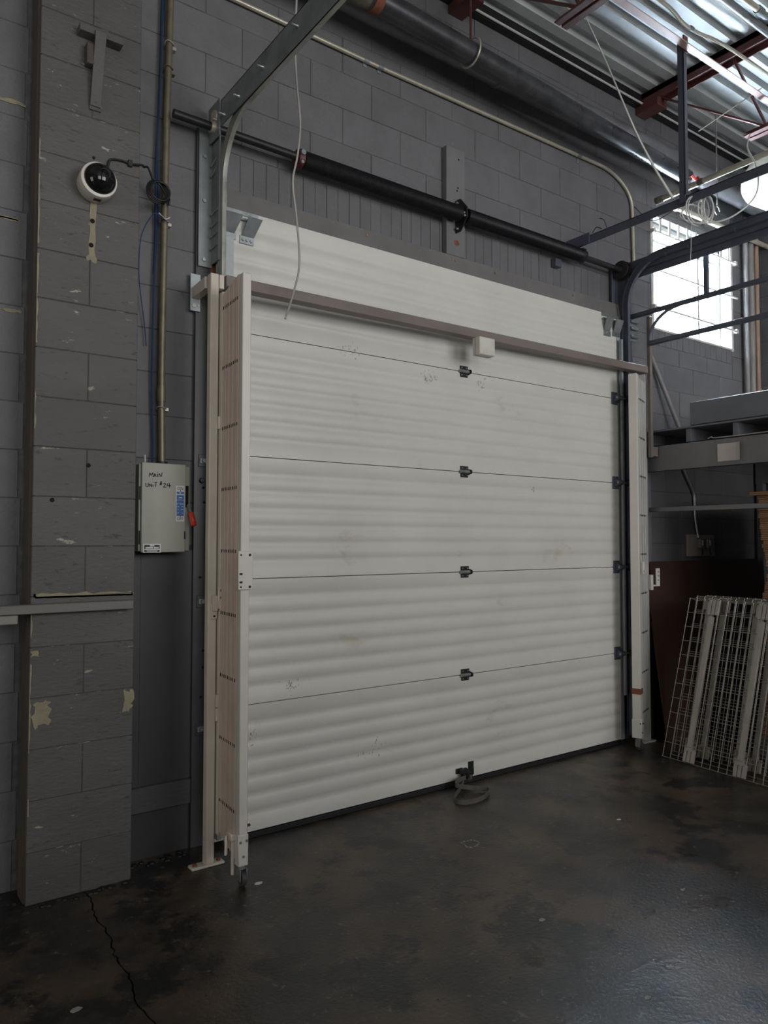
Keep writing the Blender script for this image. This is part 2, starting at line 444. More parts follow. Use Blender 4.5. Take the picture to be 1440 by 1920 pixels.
# pier
PY = -.18; PX0, PX1 = .628, 1.036
pier = MB().box(PX0+.003, PX1-.003, PY+.0032, .006, 0, ZC)
pier = struct(pier.build('wall_pier', M['pier_mortar']), 'worn grey block pier left of the electrical box')
for n in range(25):
    z0, z1 = n*CH, min((n+1)*CH, ZC-.04)
    cuts = [PX0, PX1] if n % 2 else [PX0, PX0+.205, PX1]
    for a, b in zip(cuts[:-1], cuts[1:]):
        ob = add_block(a-(.0035 if a == PX0 else 0), b+(.0035 if b == PX1 else 0), z0, z1, pier, 'pier', PY, .17)
# brown bare arris on the pier's left return
MB().box(PX0-.009, PX0+.004, PY+.03, PY+.13, 0, ZC-.05, .002).build('bare_return', M['brown_edge'], pier)
def blob(pts, y, name, m, parent, t=.0012):
    c = (sum(p[0] for p in pts)/len(pts), sum(p[1] for p in pts)/len(pts)); n = len(pts); mb = MB()
    mb.add([(a, y, b) for a, b in pts]+[(a, y+t, b) for a, b in pts], [tuple(range(n))]+[(i, (i+1) % n, n+(i+1) % n, n+i) for i in range(n)])
    return mb.build(name, m, parent)
def rag(x0, x1, z0, z1, n=9, j=.006):
    p = []
    for i in range(n): p.append((x0+(x1-x0)*i/n+random.uniform(-j, j), z0+random.uniform(-j, j)))
    for i in range(n): p.append((x1+random.uniform(-j, j), z0+(z1-z0)*i/n+random.uniform(-j, j)))
    for i in range(n): p.append((x1-(x1-x0)*i/n+random.uniform(-j, j), z1+random.uniform(-j, j)))
    for i in range(n): p.append((x0+random.uniform(-j, j), z1-(z1-z0)*i/n+random.uniform(-j, j)))
    return p
YP = PY-.0022
blob([(.832, 2.90), (.858, 2.90), (.856, 2.84), (.852, 2.78), (.855, 2.72), (.85, 2.68), (.855, 2.655), (.862, 2.645), (.858, 2.625), (.842, 2.628), (.836, 2.637), (.82, 2.63), (.816, 2.645), (.828, 2.66), (.825, 2.70), (.832, 2.76), (.829, 2.83)], YP, 'bare_patch', M['beige'], pier)
blob(rag(.64, .70, .70, .80, 7, .012), YP, 'bare_patch', M['beige'], pier)
blob(rag(1.0, 1.036, .72, .80, 5, .01), YP, 'bare_patch', M['beige'], pier)
blob(rag(.63, .655, .98, 1.005, 4, .006), YP, 'bare_patch', M['beige'], pier)
blob(rag(.64, 1.03, 1.214, 1.228, 12, .006), YP, 'bare_patch', M['beige'], pier)
for (hx, hz, hr) in ((.839, 1.762, .009), (.699, 1.612, .009), (.84, 2.805, .010), (.836, 2.70, .010), (.842, 3.08, .006)):
    MB().cyl((hx, PY+.001, hz), (hx, PY-.004, hz), hr, 12).build('anchor_hole', M['black'], pier)
# bare yellow mortar along the pier's left edge
p = []
zz = 1.3
e = [(PX0-.0015, 0.05)]
zs = [0.05+.09*i for i in range(38)]
for (za, zb) in ((.35, .42), (.60, .95), (1.06, 1.16), (1.9, 2.05), (2.25, 2.62), (2.66, 2.95), (3.02, 3.10)):
    n_ = max(4, int((zb-za)/.02)); zz_ = [za+(zb-za)*i/n_ for i in range(n_+1)]
    blob([(PX0-.0015, q) for q in zz_]+[(PX0+random.uniform(.001, .006), q) for q in reversed(zz_)], YP, 'bare_arris', M['beige'], pier)
for (xa, xb, za, zb) in ((.36, .50, 3.005, 3.02), (.40, .60, 3.30, 3.318), (.36, .58, 2.80, 2.812), (.50, .60, 2.41, 2.42)):
    blob(rag(xa, xb, za, zb, 7, .005), -.003, 'bare_mortar', M['beige'] if zb-za < .05 else M['brown_edge'], wall_back)

# ------------------------------------------------------------------ overhead door
DX0, DX1, DY = 1.53, 4.55, -.08
door = bpy.data.objects.new('door_1', None); COL.objects.link(door); door.location = (3.04, DY, 0)
struct(door, 'white ribbed sectional overhead door, closed')
SEAMS = [.031, .645, 1.258, 1.862, 2.472, 3.082]
for i in range(5):
    z0, z1 = SEAMS[i]+.002, SEAMS[i+1]-.002
    P = [(DY+.045, z0), (DY+.001, z0)]
    per = (z1-z0)/7.0; z = z0
    for k in range(7):
        a = z0+k*per
        if k > 0:
            P += [(DY, a-.0165), (DY+.0017, a-.014), (DY+.0017, a+.014), (DY, a+.0165)]
    P += [(DY+.001, z1), (DY+.045, z1)]
    MB().prism(P, 0, DX0, DX1).build('panel', M['door'], door)
MB().box(DX0, DX1, DY+.012, DY+.05, .012, .04).box(DX0, DX1, DY-.004, DY+.045, 0.0, .028, .004).build('bottom_seal', M['seal'], door)
def hinge(cx, cz, side=0):
    b = MB().box(cx-.032, cx+.032, DY-.005, DY, cz+.004, cz+.034, .001).box(cx-.030, cx+.030, DY-.005, DY, cz-.034, cz-.004, .001)
    h = b.build('hinge', M['black_steel'], door)
    MB().cyl((cx-.040, DY-.013, cz), (cx+.040, DY-.013, cz), .0105, 10).build('knuckle', M['galv'], h)
    MB().prism([(DY, cz-.018), (DY-.028, cz-.012), (DY-.034, cz), (DY-.028, cz+.012), (DY, cz+.018)], 0, cx+.030, cx+.038).build('hinge_tab', M['black_steel'], h)
    s = MB()
    for sx in (-.02, .018):
        for sz in (-.022, .022): s.lathe([(0, .005), (.004, .004)], (cx+sx, DY-.005, cz+sz), (0, -1, 0), 8)
    s.build_each('screws', M['galv'], h)
for z in SEAMS[1:5]: hinge(3.047, z)
for z in SEAMS[1:5]:                                   # end hinges with roller
    b = MB().box(4.47, 4.535, DY-.006, DY, z-.045, z+.045, .001)
    b.prism([(DY-.005, z-.03), (DY-.05, z-.012), (DY-.05, z+.012), (DY-.005, z+.03)], 0, 4.49, 4.50)
    b.prism([(DY-.005, z-.03), (DY-.05, z-.012), (DY-.05, z+.012), (DY-.005, z+.03)], 0, 4.525, 4.535)
    h = b.build('end_hinge', M['flare_blue_steel'], door)
    MB().cyl((4.48, DY-.042, z), (4.575, DY-.042, z), .007, 8).build('roller_stem', M['galv'], h)
    MB().lathe([(0, .02), (.004, .024), (.016, .024), (.02, .02)], (4.575, DY-.042, z), (1, 0, 0), 16).build('roller', M['dark'], h)
# top brackets
def top_bracket(x0, s):
    b = MB()
    def bx(a, c, y0, y1, z0, z1): b.box(x0+s*a, x0+s*c, y0, y1, z0, z1, .0008)
    bx(-.005, .19, DY-.006, DY, 3.055, 3.078); bx(-.005, .185, DY-.018, DY-.012, 3.028, 3.040)
    br = b.build('top_bracket', M['galv'], door)
    c = MB()
    for (a, w) in ((0.0, .085), (.115, .075)):
        c.add([(x0+s*a, DY-.055, 3.035), (x0+s*(a+w), DY-.055, 3.035), (x0+s*(a+w-.025), DY-.008, 2.955), (x0+s*(a-.025+.01), DY-.008, 2.955),
               (x0+s*a, DY-.052, 3.038), (x0+s*(a+w), DY-.052, 3.038), (x0+s*(a+w-.025), DY-.004, 2.957), (x0+s*(a-.015), DY-.004, 2.957)],
              [(0, 1, 2, 3), (4, 7, 6, 5), (0, 4, 5, 1), (1, 5, 6, 2), (2, 6, 7, 3), (3, 7, 4, 0)])
    c.build('bracket_plate', M['galv_dull'], br)
    f = MB()
    f.box(x0+s*-.015, x0+s*.07, DY-.006, DY, 2.925, 2.957, .0008).box(x0+s*.09, x0+s*.165, DY-.006, DY, 2.915, 2.955, .0008)
    for k in range(3):
        f.lathe([(0, .008), (.005, .006)], (x0+s*(.105+.022*k), DY-.006, 2.934), (0, -1, 0), 8)
    f.build('bracket_foot', M['galv'], br)
top_bracket(1.475, 1); top_bracket(4.555, -1)
B(1.455, 1.531, DY-.012, DY+.03, .03, 2.93, .001).build_each('end_stile', M['galv_face'], door)
B(4.535, 4.575, DY-.004, DY+.03, .03, 3.0, .001).build_each('end_stile', M['galv_face'], door)
# bottom lift bracket
b = MB().box(2.97, 3.02, DY-.006, DY, .07, .10, .001).box(3.07, 3.11, DY-.006, DY, .075, .125, .001).box(2.99, 3.09, DY-.03, DY-.024, .055, .095, .001)
b.cyl((3.005, DY-.04, .085), (3.005, DY-.005, .085), .018, 12).cyl((3.035, DY-.055, .06), (3.035, DY-.005, .08), .022, 12)
b.build('lift_bracket', M['black_steel'], door)
# scuff marks on the panels
for (x, z, r, n) in [(1.873, 0.713, 0.03, 26), (2.777, 2.408, 0.05, 24), (3.191, 2.415, 0.04, 16), (3.651, 1.772, 0.02, 8), (2.233, 2.486, 0.05, 14), (1.644, 0.493, 0.04, 14), (2.376, 0.325, 0.06, 18)]:
    mb = MB()
    for i in range(n):
        a, b = x+random.gauss(0, r*.6), z+random.gauss(0, r*.45); w, h = random.uniform(.001, .004), random.uniform(.0015, .008)
        mb.box(a-w, a+w, DY-.0009, DY+.002, b-h, b+h)
    tag(mb.build('scuff_marks', M['scuff'], door), None, None, None, 'stuff')
# lintel plate over the door
lt = MB()
NX = 24; vs = []; fs = []
for i in range(NX+1):
    x = 1.5+(4.66-1.5)*i/NX; w = .006*math.sin(i*1.1)+.004*math.sin(i*2.7+1)
    for (yy, zz) in ((.0, 3.195+w), (-.045+w, 3.188+w*.6), (-.06, 3.06), (.0, 3.06)): vs.append((x, yy, zz))
for i in range(NX):
    for k in range(4): fs.append((i*4+k, i*4+(k+1) % 4, i*4+4+(k+1) % 4, i*4+4+k))
fs += [(0, 1, 2, 3), (NX*4+3, NX*4+2, NX*4+1, NX*4)]
lt.add(vs, fs, True)
lt = lt.build('trim_2', M['lintel']); struct(lt, 'grey painted steel lintel plate along the top of the door')
for x in (2.955, 2.985, 3.01, 2.35, 3.35, 4.1): MB().lathe([(0, .008), (.006, .006)], (x, -.05, 3.155), (0, -1, 0), 8).build('bolt', M['copper'], lt)

# ------------------------------------------------------------------ steel jambs with vertical tracks
def jamb(name, xa, xb, label, sgn):
    t = thing(name, ((xa+xb)/2, 0, 0), label, 'door jamb')
    MB().box(xa, xb, -.022, -.008, 0, 3.46, .002).box((xb if sgn > 0 else xa)-.006, (xb if sgn > 0 else xa)+.006, -.075, -.008, 0, 3.0, .001).build('face_plate', M['jamb'], t)
    return t
jl = jamb('steel_jamb', 1.365, 1.515, 'dark painted steel jamb left of the overhead door', 1)
jr = jamb('steel_jamb', 4.56, 4.80, 'dark painted steel jamb right of the overhead door', -1)
for z in (1.83, 1.155, .55):
    c = MB().box(1.385, 1.435, -.026, -.02, z-.03, z+.03, .002).build('anchor_plate', M['jamb'], jl)
    MB().box(1.392, 1.428, -.031, -.026, z-.012, z+.012, .001).lathe([(0, .010), (.008, .008)], (1.41, -.031, z), (0, -1, 0), 6).build('bolt', M['galv_dull'], c)
for z in (1.70, 1.63, 1.27, .92, .84, .70): MB().lathe([(0, .007), (.003, .006)], (1.41+.01*math.sin(z*9), -.022, z), (0, -1, 0), 8).build_each('bolt_hole', M['black'], jl)
MB().lathe([(0, .014), (.012, .012), (.016, .004)], (1.405, -.022, 1.735), (0, -1, 0), 12).build('round_bolt', M['jamb'], jl)
blob([(1.425, 2.83), (1.495, 2.83), (1.49, 2.70), (1.45, 2.70)], -.0245, 'rust_patch', M['rust'], jl)
blob([(1.432, 2.2), (1.46, 2.22), (1.455, 2.12), (1.44, 2.1)], -.0245, 'rust_patch', M['rust'], jl)
blob([(4.57, 3.3), (4.61, 3.32), (4.60, 3.0), (4.575, 3.02)], -.0245, 'rust_patch', M['rust'], jr)

def channel(mb, pts, n_in, w=.05, d=.022, t=.003):
    """C track swept along pts in a plane of constant x: pts (y,z); open side faces the door (s = +1 opens to +x)"""
    pass
def track(name, X, s, label, m):
    t = thing(name, (X, -.13, 0), label, 'door track')
    R = .30; yv = -.125; zc = 3.455-R
    path = [(yv, .06)]+[(yv, zc)]
    for i in range(1, 13):
        a = PI/2*i/12; path.append((yv-R+R*math.cos(a), zc+R*math.sin(a)))
    path += [(-3.0, 3.462)]
    prof = [(-.004, .027), (.0, .027), (.018, .024), (.018, .020), (.003, .022), (.003, -.022), (.018, -.020), (.018, -.024), (.0, -.027), (-.004, -.027)]
    vs = []; fs = []; n = len(prof)
    for i, (y, z) in enumerate(path):
        a = path[max(i-1, 0)]; b = path[min(i+1, len(path)-1)]
        ty, tz = b[0]-a[0], b[1]-a[1]; L = math.hypot(ty, tz); ty /= L; tz /= L
        ny, nz = tz, -ty
        for (px, pn) in prof: vs.append((X+s*px, y+ny*pn, z+nz*pn))
    for i in range(len(path)-1):
        for k in range(n): fs.append((i*n+k, i*n+(k+1) % n, (i+1)*n+(k+1) % n, (i+1)*n+k))
    mb = MB(); mb.add(vs, fs, False); mb.build('curved_track', m, t)
    return t
tl = track('door_track', 1.447, 1, 'galvanised curved track carrying the left edge of the overhead door', M['track'])
tr = track('door_track', 4.60, -1, 'flare-tinted curved track carrying the right edge of the overhead door', M['flare_blue_steel'])
# reinforcing angle over the horizontal run
MB().box(1.428, 1.434, -3.0, -.03, 3.425, 3.55, .001).box(1.428, 1.475, -3.0, -.10, 3.544, 3.55, .001).build('track_angle', M['galv_dull'], tl)
bl = MB()
for y_, z_ in ((-.20, 3.46), (-.36, 3.47), (-.60, 3.48), (-.9, 3.49), (-1.2, 3.49), (-.12, 3.47)): bl.lathe([(0, .011), (.004, .011), (.012, .006), (.03, .006)], (1.428, y_, z_), (-1, 0, 0), 8)
bl.build_each('bolts', M['galv'], tl)
MB().box(4.615, 4.66, -3.0, -.02, 3.395, 3.475, .001).box(4.64, 4.648, -3.0, -.02, 3.35, 3.475, .001).build('track_angle', M['flare_blue_steel'], tr)
bl = MB()
for y_ in (-.45, -.62, -.95): bl.lathe([(0, .011), (.006, .010)], (4.60, y_, 3.435), (-1, 0, 0), 10)
bl.build_each('bolts', M['galv'], tr)
# flag brackets
b = MB().box(1.372, 1.444, -.034, -.024, 2.775, 3.465, .002).box(1.436, 1.444, -.125, -.024, 2.79, 3.424, .001)
fb = b.build('flag_bracket', M['galv_dull'], tl)
s = MB()
for z in (3.32, 3.10, 2.81): s.lathe([(0, .011), (.006, .009)], (1.40, -.034, z), (0, -1, 0), 8)
for z in (2.86, 2.92, 2.97, 3.03): s.cyl((1.428, -.055, z), (1.436, -.112, z+.012), .0055, 6)
for z in (3.22, 3.27): s.cyl((1.428, -.05, z), (1.436, -.10, z+.03), .005, 6)
s.build_each('bracket_bolts', M['galv'], fb)
b = MB().box(4.555, 4.66, -.036, -.024, 3.06, 3.46, .002).box(4.62, 4.628, -.125, -.024, 3.06, 3.46, .001)
fb = b.build('flag_bracket', M['flare_blue_steel'], tr)
s = MB()
for z in (2.93, 2.99, 3.04): s.cyl((4.61, -.15, z), (4.69, -.15, z-.002), .010, 8)
s.build_each('track_bolts', M['galv'], tr)
MB().box(4.60, 4.70, -.135, -.128, 2.90, 3.06, .001).build('bolt_plate', M['galv_dull'], tr)
# cover strip along the right track
MB().cyl((4.545, -.115, .35), (4.545, -.115, 2.9), .014, 8).build('lift_cable_guard', M['galv_dull'], tr)

# ------------------------------------------------------------------ torsion spring shaft
SY, SZ = -.10, 3.43
ts = thing('torsion_spring_shaft', (3.0, SY, 3.2), 'black torsion spring shaft across the wall above the door', 'spring shaft')
MB().cyl((1.217, SY, SZ+.012), (4.70, SY, SZ-.012), .0205, 14).build('shaft', M['black_steel'], ts)
def spring(xa, xb, r):
    prof = []; n = int((xb-xa)/.009)
    for i in range(n):
        d = (xb-xa)*i/n; w = (xb-xa)/n
        prof += [(d, r*.93), (d+w*.5, r)]
    prof.append((xb-xa, r*.93))
    MB().lathe(prof, (xa, SY, SZ), (1, 0, 0), 16).build('spring', M['spring'], ts)
spring(1.91, 3.0, .047); spring(3.055, 4.12, .045)
wc = MB().lathe([(0, .03), (.0, .045), (.02, .05), (.03, .05), (.036, .04)], (1.872, SY, SZ), (1, 0, 0), 16).build('winding_cone', M['red'], ts)
MB().lathe([(0, .014), (.012, .014)], (1.885, SY-.045, SZ+.012), (0, -1, 0), 10).lathe([(0, .010), (.012, .009)], (1.885, SY-.035, SZ-.034), (0, -1, 0), 6).build_each('set_screw', M['galv'], wc)
wc = MB().lathe([(0, .044), (.02, .05), (.035, .05), (.036, .03)], (4.11, SY, SZ), (1, 0, 0), 16).build('winding_cone', M['spring'], ts)
MB().lathe([(0, .009), (.01, .008)], (4.135, SY-.04, SZ+.02), (0, -1, 0), 8).build_each('set_screw', M['galv'], wc)
b = MB().prism([(-.01, SZ-.10), (-.09, SZ-.10), (-.15, SZ-.03), (-.15, SZ+.03), (-.09, SZ+.10), (-.01, SZ+.10)], 0, 3.015, 3.023)
b.box(2.985, 3.023, -.03, -.022, SZ-.11, SZ+.11, .001)
cb = b.build('centre_bearing_plate', M['black_steel'], ts)
s = MB()
for (y_, z_) in ((-.07, SZ+.08), (-.13, SZ), (-.07, SZ-.08), (-.135, SZ-.02)): s.lathe([(0, .008), (.012, .007)], (3.015, y_, z_), (-1, 0, 0), 8)
s.build_each('bolts', M['galv'], cb)
dr = [(0, .065), (.004, .067), (.006, .052), (.02, .05), (.034, .052), (.036, .067), (.042, .067), (.044, .03), (.075, .026)]
MB().lathe(dr, (4.56, SY, SZ-.01), (1, 0, 0), 22).build('cable_drum', M['dark'], ts)
b = MB().box(1.420, 1.427, -.16, -.03, SZ-.05, SZ+.13, .001)
eb = b.build('end_bearing_plate', M['galv_dull'], ts)
MB().lathe([(0, .027), (.02, .027), (.022, .022)], (1.40, SY, SZ+.01), (1, 0, 0), 14).lathe([(0, .034), (.006, .034)], (1.414, SY, SZ+.06), (1, 0, 0), 14).build_each('bearing', M['emt'], eb)
# timber pad
pd = tag(MB().box(2.945, 3.095, -.045, -.002, 3.19, 3.865, .003).build('spring_pad', M['pad'], None, (3.02, -.02, 3.19)), 'grey painted vertical timber pad behind the centre spring bearing', 'mounting board')
s = MB()
for z in (3.80, 3.62, 3.60, 3.54, 3.49): s.lathe([(0, .006), (.002, .005)], (3.035+.01*math.sin(z*40), -.045, z), (0, -1, 0), 8)
s.build_each('nail_heads', M['black'], pd)
blob([(3.005, 3.285), (3.035, 3.29), (3.05, 3.27), (3.03, 3.255), (3.01, 3.262)], -.0462, 'rust_patch', M['rust'], pd)

# ------------------------------------------------------------------ folding gates and header bar
def gate(name, F, L, ztop, label, pm, sm, plate_dir, nslat=9):
    """F: fixed post centre (x,y); L: leading post centre"""
    F = Vector((F[0], F[1], 0)); L = Vector((L[0], L[1], 0)); u = (L-F).normalized(); w = Vector((-u.y, u.x, 0))
    t = thing(name, (F.x, F.y, 0), label, 'folding gate')
    Mx = lambda o: Matrix(((u.x, w.x, 0, o.x), (u.y, w.y, 0, o.y), (0, 0, 1, 0), (0, 0, 0, 1)))
    d = (L-F).length
    return t, F, L, u, w, Mx, d
# --- left gate
t, F, L, u, w, Mx, d = gate('folding_gate', (1.392, -.262), (1.376, -.508), 2.66, 'cream steel scissor gate folded against the left side of the door', None, None, None)
fp = MB().box(1.338, 1.378, -.270, -.232, .012, 2.665, .003).build('fixed_post', M['cream'], t)
MB().box(1.277, 1.43, -.268, -.215, 0, .012, .003).build('base_plate', M['cream'], fp)
s = MB()
for x in (1.298, 1.41): s.lathe([(0, .011), (.010, .009)], (x, -.243, .012), (0, 0, 1), 6)
s.build_each('anchor_bolt', M['rust'], fp)
MB().obox((1.352, -.215, 2.635), (1.362, -.03, 2.635), .04, .055, bev=.003).build('top_arm', M['cream'], t)
wp = MB().box(1.335, 1.385, -.034, -.024, 2.55, 2.73, .001).build('wall_plate', M['galv_face'], t)
MB().lathe([(0, .012), (.006, .010)], (1.352, -.034, 2.575), (0, -1, 0), 10).lathe([(0, .006), (.003, .006)], (1.375, -.034, 2.578), (0, -1, 0), 8).build_each('wall_bolt', M['white'], wp)
MB().box(1.381, 1.405, -.268, -.235, 2.60, 2.665, .002).build('top_stub', M['cream'], t)
# stile next to the post, folded slats, leading post
MB().box(1.385, 1.401, -.292, -.258, .14, 2.58, .002).build('hinge_stile', M['cream'], t)
nsl = 9; s0 = .033; s1 = d-.020; pw_ = (s1-s0)/nsl
for i in range(nsl):
    a = s0+i*pw_
    MB().box(a, a+pw_*.94, -.002-.001*(i % 2), .034, .155-.006*i, 2.57+.004*i, .002, Mx(F)).build('slat', M['slat'], t)
rv = MB()
for k in range(9):
    z = .30+k*.275
    for i in range(nsl):
        a = s0+i*pw_+pw_*.4
        rv.box(a-.0025, a+.0025, -.0042, -.001, z-.007, z+.007, 0, Mx(F))
tag(rv.build('pivot_slots', M['dark'], t), None, None, None, 'stuff')
MB().box(s0, s1, .004, .030, .16, 2.55, 0, Mx(F)).build('inner_core', M['slat'], t)
lp = MB().box(1.376, 1.416, -.526, -.491, .085, 2.60, .003).build('leading_post', M['white_post'], t)
MB().box(1.3735, 1.4185, -.529, -.488, .085, .215, .003).build('shoe', M['white_post'], lp)
s = MB()
for dx, z in ((-.014, .185), (.014, .188), (0, .125)): s.lathe([(0, .006), (.004, .005)], (1.396+dx, -.529, z), (0, -1, 0), 8)
s.build_each('shoe_rivet', M['galv_dull'], lp)
lk = MB().box(1.360, 1.427, -.536, -.528, 1.238, 1.402, .002).build('latch_plate', M['white_post'], lp)
s = MB()
for (x, z, r) in ((1.372, 1.385, .004), (1.413, 1.385, .006), (1.372, 1.25, .004), (1.413, 1.25, .006)): s.lathe([(0, r), (.003, r*.8)], (x, -.536, z), (0, -1, 0), 10)
for z in (1.27, 1.305): s.box(1.366, 1.378, -.5385, -.535, z-.004, z+.004)
s.build_each('latch_hole', M['dark'], lk)
kp = MB().box(1.375, 1.412, -.296, -.288, 1.14, 1.24, .003).box(1.352, 1.375, -.294, -.272, 1.13, 1.20, .002).box(1.35, 1.378, -.280, -.272, 1.095, 1.16, .002).build('lock_keeper', M['cream'], t)
s = MB()
for z in (1.222, 1.19): s.lathe([(0, .008), (.003, .008)], (1.393, -.296, z), (0, -1, 0), 10)
s.lathe([(0, .005), (.003, .005)], (1.364, -.28, 1.108), (0, -1, 0), 8); s.build_each('keeper_hole', M['dark'], kp)
for z in (1.98, .67, .73):
    MB().cyl((1.3815, -.278, z-.028), (1.3815, -.278, z+.028), .008, 8).build('hinge_barrel', M['cream'], t)
dl = MB().obox((1.372, -.44, .20), (1.372, -.49, .195), .03, .03, bev=.003).obox((1.352, -.455, .20), (1.348, -.46, .12), .01, .02, bev=.002)
dl.cyl((1.372, -.475, .04), (1.372, -.475, .20), .008, 8); dl.build('drop_latch', M['cream'], t)
MB().cyl((1.416, -.505, .24), (1.436, -.507, .242), .006, 8).build('red_cap', M['red'], lp)
def caster(x, y, parent, a=0.0):
    c = MB().cyl((x, y, .07), (x, y, .086), .017, 12).box(x-.017, x-.013, y-.022, y+.018, .022, .072, .001).box(x+.013, x+.017, y-.022, y+.018, .022, .072, .001).build('caster_fork', M['galv_dull'], parent)
    MB().lathe([(0, .028), (.003, .031), (.017, .031), (.02, .028)], (x-.010, y-.006, .031), (1, 0, 0), 20).lathe([(0, .012), (.026, .012)], (x-.013, y-.006, .031), (1, 0, 0), 10).build('caster_wheel', M['caster'], parent)
caster(1.398, -.508, t)
# --- right gate
t, F, L, u, w, Mx, d = gate('folding_gate', (4.735, -.150), (4.50, -.245), 2.66, 'pale steel scissor gate folded against the right side of the door', None, None, None)
fp = MB().box(-.022, .022, -.028, .028, .012, 2.66, .003, Mx(F)).build('fixed_post', M['slat_pale'], t)
MB().box(4.665, 4.80, -.19, -.125, 0, .012, .003).build('base_plate', M['slat_pale'], fp)
nsl = 6; s0 = .03; s1 = d-.026; pw_ = (s1-s0)/nsl
for i in range(nsl):
    a = s0+i*pw_
    MB().box(a, a+pw_*.9, -.012, .026-.002*(i % 2), .12, 2.60, .002, Mx(F)).build('slat', M['slat_pale'], t)
rv = MB()
for k in range(9):
    z = .25+k*.275
    for i in range(nsl):
        a = s0+i*pw_+pw_*.45
        rv.box(a-.007, a+.007, .0245, .0275, z-.006, z+.006, 0, Mx(F))
tag(rv.build('pivot_slots', M['dark'], t), None, None, None, 'stuff')
lp = MB().box(-.024, .026, -.030, .030, .085, 2.62, .004, Mx(L)).build('leading_post', M['white_post'], t)
MB().box(-.027, .0285, -.0325, .0325, .385, .425, .002, Mx(L)).build('rust_band', M['rust'], lp)
MB().box(-.027, .0285, -.033, .033, .085, .215, .003, Mx(L)).build('shoe', M['white_post'], lp)
s = MB()
for dx, z in ((-.016, .187), (.014, .185), (0, .125)): s.lathe([(0, .006), (.004, .005)], (L.x+dx, L.y-.034, z), (0, -1, 0), 8)
s.build_each('shoe_rivet', M['dark'], lp)
MB().box(L.x+.018, L.x+.042, L.y-.045, L.y-.036, 1.215, 1.30, .002).lathe([(0, .006), (.012, .006)], (L.x+.03, L.y-.045, 1.235), (0, -1, 0), 8).build('latch_plate', M['white_post'], lp)
kp = MB().box(4.735, 4.765, -.205, -.18, 1.09, 1.20, .002).box(4.765, 4.82, -.20, -.19, 1.115, 1.127, .002).box(4.80, 4.845, -.205, -.196, 1.115, 1.245, .002).build('lock_keeper', M['white_post'], t)
s = MB()
for z in (1.16, 1.19, 1.22): s.lathe([(0, .004), (.003, .004)], (4.822, -.205, z), (0, -1, 0), 8)
s.build_each('keeper_hole', M['dark'], kp)
for z in (1.95, .62): MB().cyl((4.70, -.185, z-.05), (4.70, -.185, z+.05), .008, 8).build('hinge_barrel', M['slat_pale'], t)
caster(L.x+.004, L.y-.004, t)
# --- header bar tying both gates
hb = MB().obox((1.410, -.247, 2.640), (4.738, -.172, 2.690), .062, .052, bev=.003)
hb = tag(hb.build('header_bar', M['bar'], None, (3.05, -.21, 2.6)), 'long brown-grey steel bar across the door joining both folding gates', 'header bar')
wb_ = tag(MB().box(2.975, 3.098, -.30, -.236, 2.528, 2.632, .004).build('junction_box', M['white'], None, (3.03, -.27, 2.53)), 'small square white box fixed under the header bar', 'box')
MB().box(2.9735, 3.0995, -.262, -.259, 2.527, 2.633).build('cover_joint', M['pipegrey'], wb_)

# ------------------------------------------------------------------ electrical disconnect on the left wall
EY = -.12
eb = thing('electrical_disconnect', (1.19, -.06, 1.39), 'green-grey main disconnect box with red handle beside the pier', 'electrical box')
MB().box(1.075, 1.312, EY+.012, -.004, 1.398, 1.79, .003).build('enclosure', M['box'], eb)
cv = MB().box(1.084, 1.288, EY, EY+.012, 1.393, 1.797, .003).build('cover', M['box'], eb)
for z in (1.66, 1.46): MB().cyl((1.082, EY+.006, z-.03), (1.082, EY+.006, z+.03), .005, 8).build('hinge', M['jamb'], cv)
def cx(c): return 1.086+(c/8.727+250-267)*.00246
def cz(c): return 1.79-(c/8.727+840-869)*.002377
def stroke(mb, pts, w=.0017):
    for a, b in zip(pts[:-1], pts[1:]):
        p0 = (cx(a[0]), EY-.0004, cz(a[1])); p1 = (cx(b[0]), EY-.0004, cz(b[1])); mb.obox(p0, p1, .0012, w*2, up=(0, 1, 0.001)) if False else mb.tube([p0, p1], w, 6)
mb = MB()
for st in ([(258, 470), (268, 400), (290, 440), (318, 395), (322, 462)], [(335, 465), (350, 405), (372, 460)], [(338, 440), (368, 435)], [(392, 412), (392, 462)], [(396, 380), (402, 386)],
           [(415, 460), (418, 400), (455, 455), (468, 385)]): stroke(mb, st)
for st in ([(205, 570), (208, 620), (225, 632), (245, 620), (245, 570)], [(262, 632), (265, 580), (298, 630), (300, 580)], [(320, 588), (322, 632)], [(318, 556), (324, 560)], [(345, 555), (392, 548)], [(368, 552), (366, 628)],
           [(430, 572), (468, 566)], [(428, 588), (464, 583)], [(446, 535), (440, 598)], [(460, 532), (454, 595)],
           [(492, 572), (503, 560), (520, 562), (524, 582), (490, 628), (540, 622)], [(560, 560), (550, 600), (615, 598)], [(588, 555), (590, 632)]): stroke(mb, st)
mb.build('handwriting', M['ink'], cv)
pl = MB().box(cx(697), cx(841), EY-.002, EY, cz(1195), cz(592), .0005).build('switch_label', M['label_white'], cv)
MB().box(cx(711), cx(831), EY-.0028, EY-.002, cz(1103), cz(748)).box(cx(711), cx(831), EY-.0028, EY-.002, cz(730), cz(692)).build('blue_field', M['label_blue'], pl)
text_obj('on_text', 'ON', .019, (cx(768), EY-.0024, cz(640)), M['ink'], pl)
text_obj('off_text', 'OFF', .017, (cx(768), EY-.0024, cz(1152)), M['ink'], pl)
mb = MB()
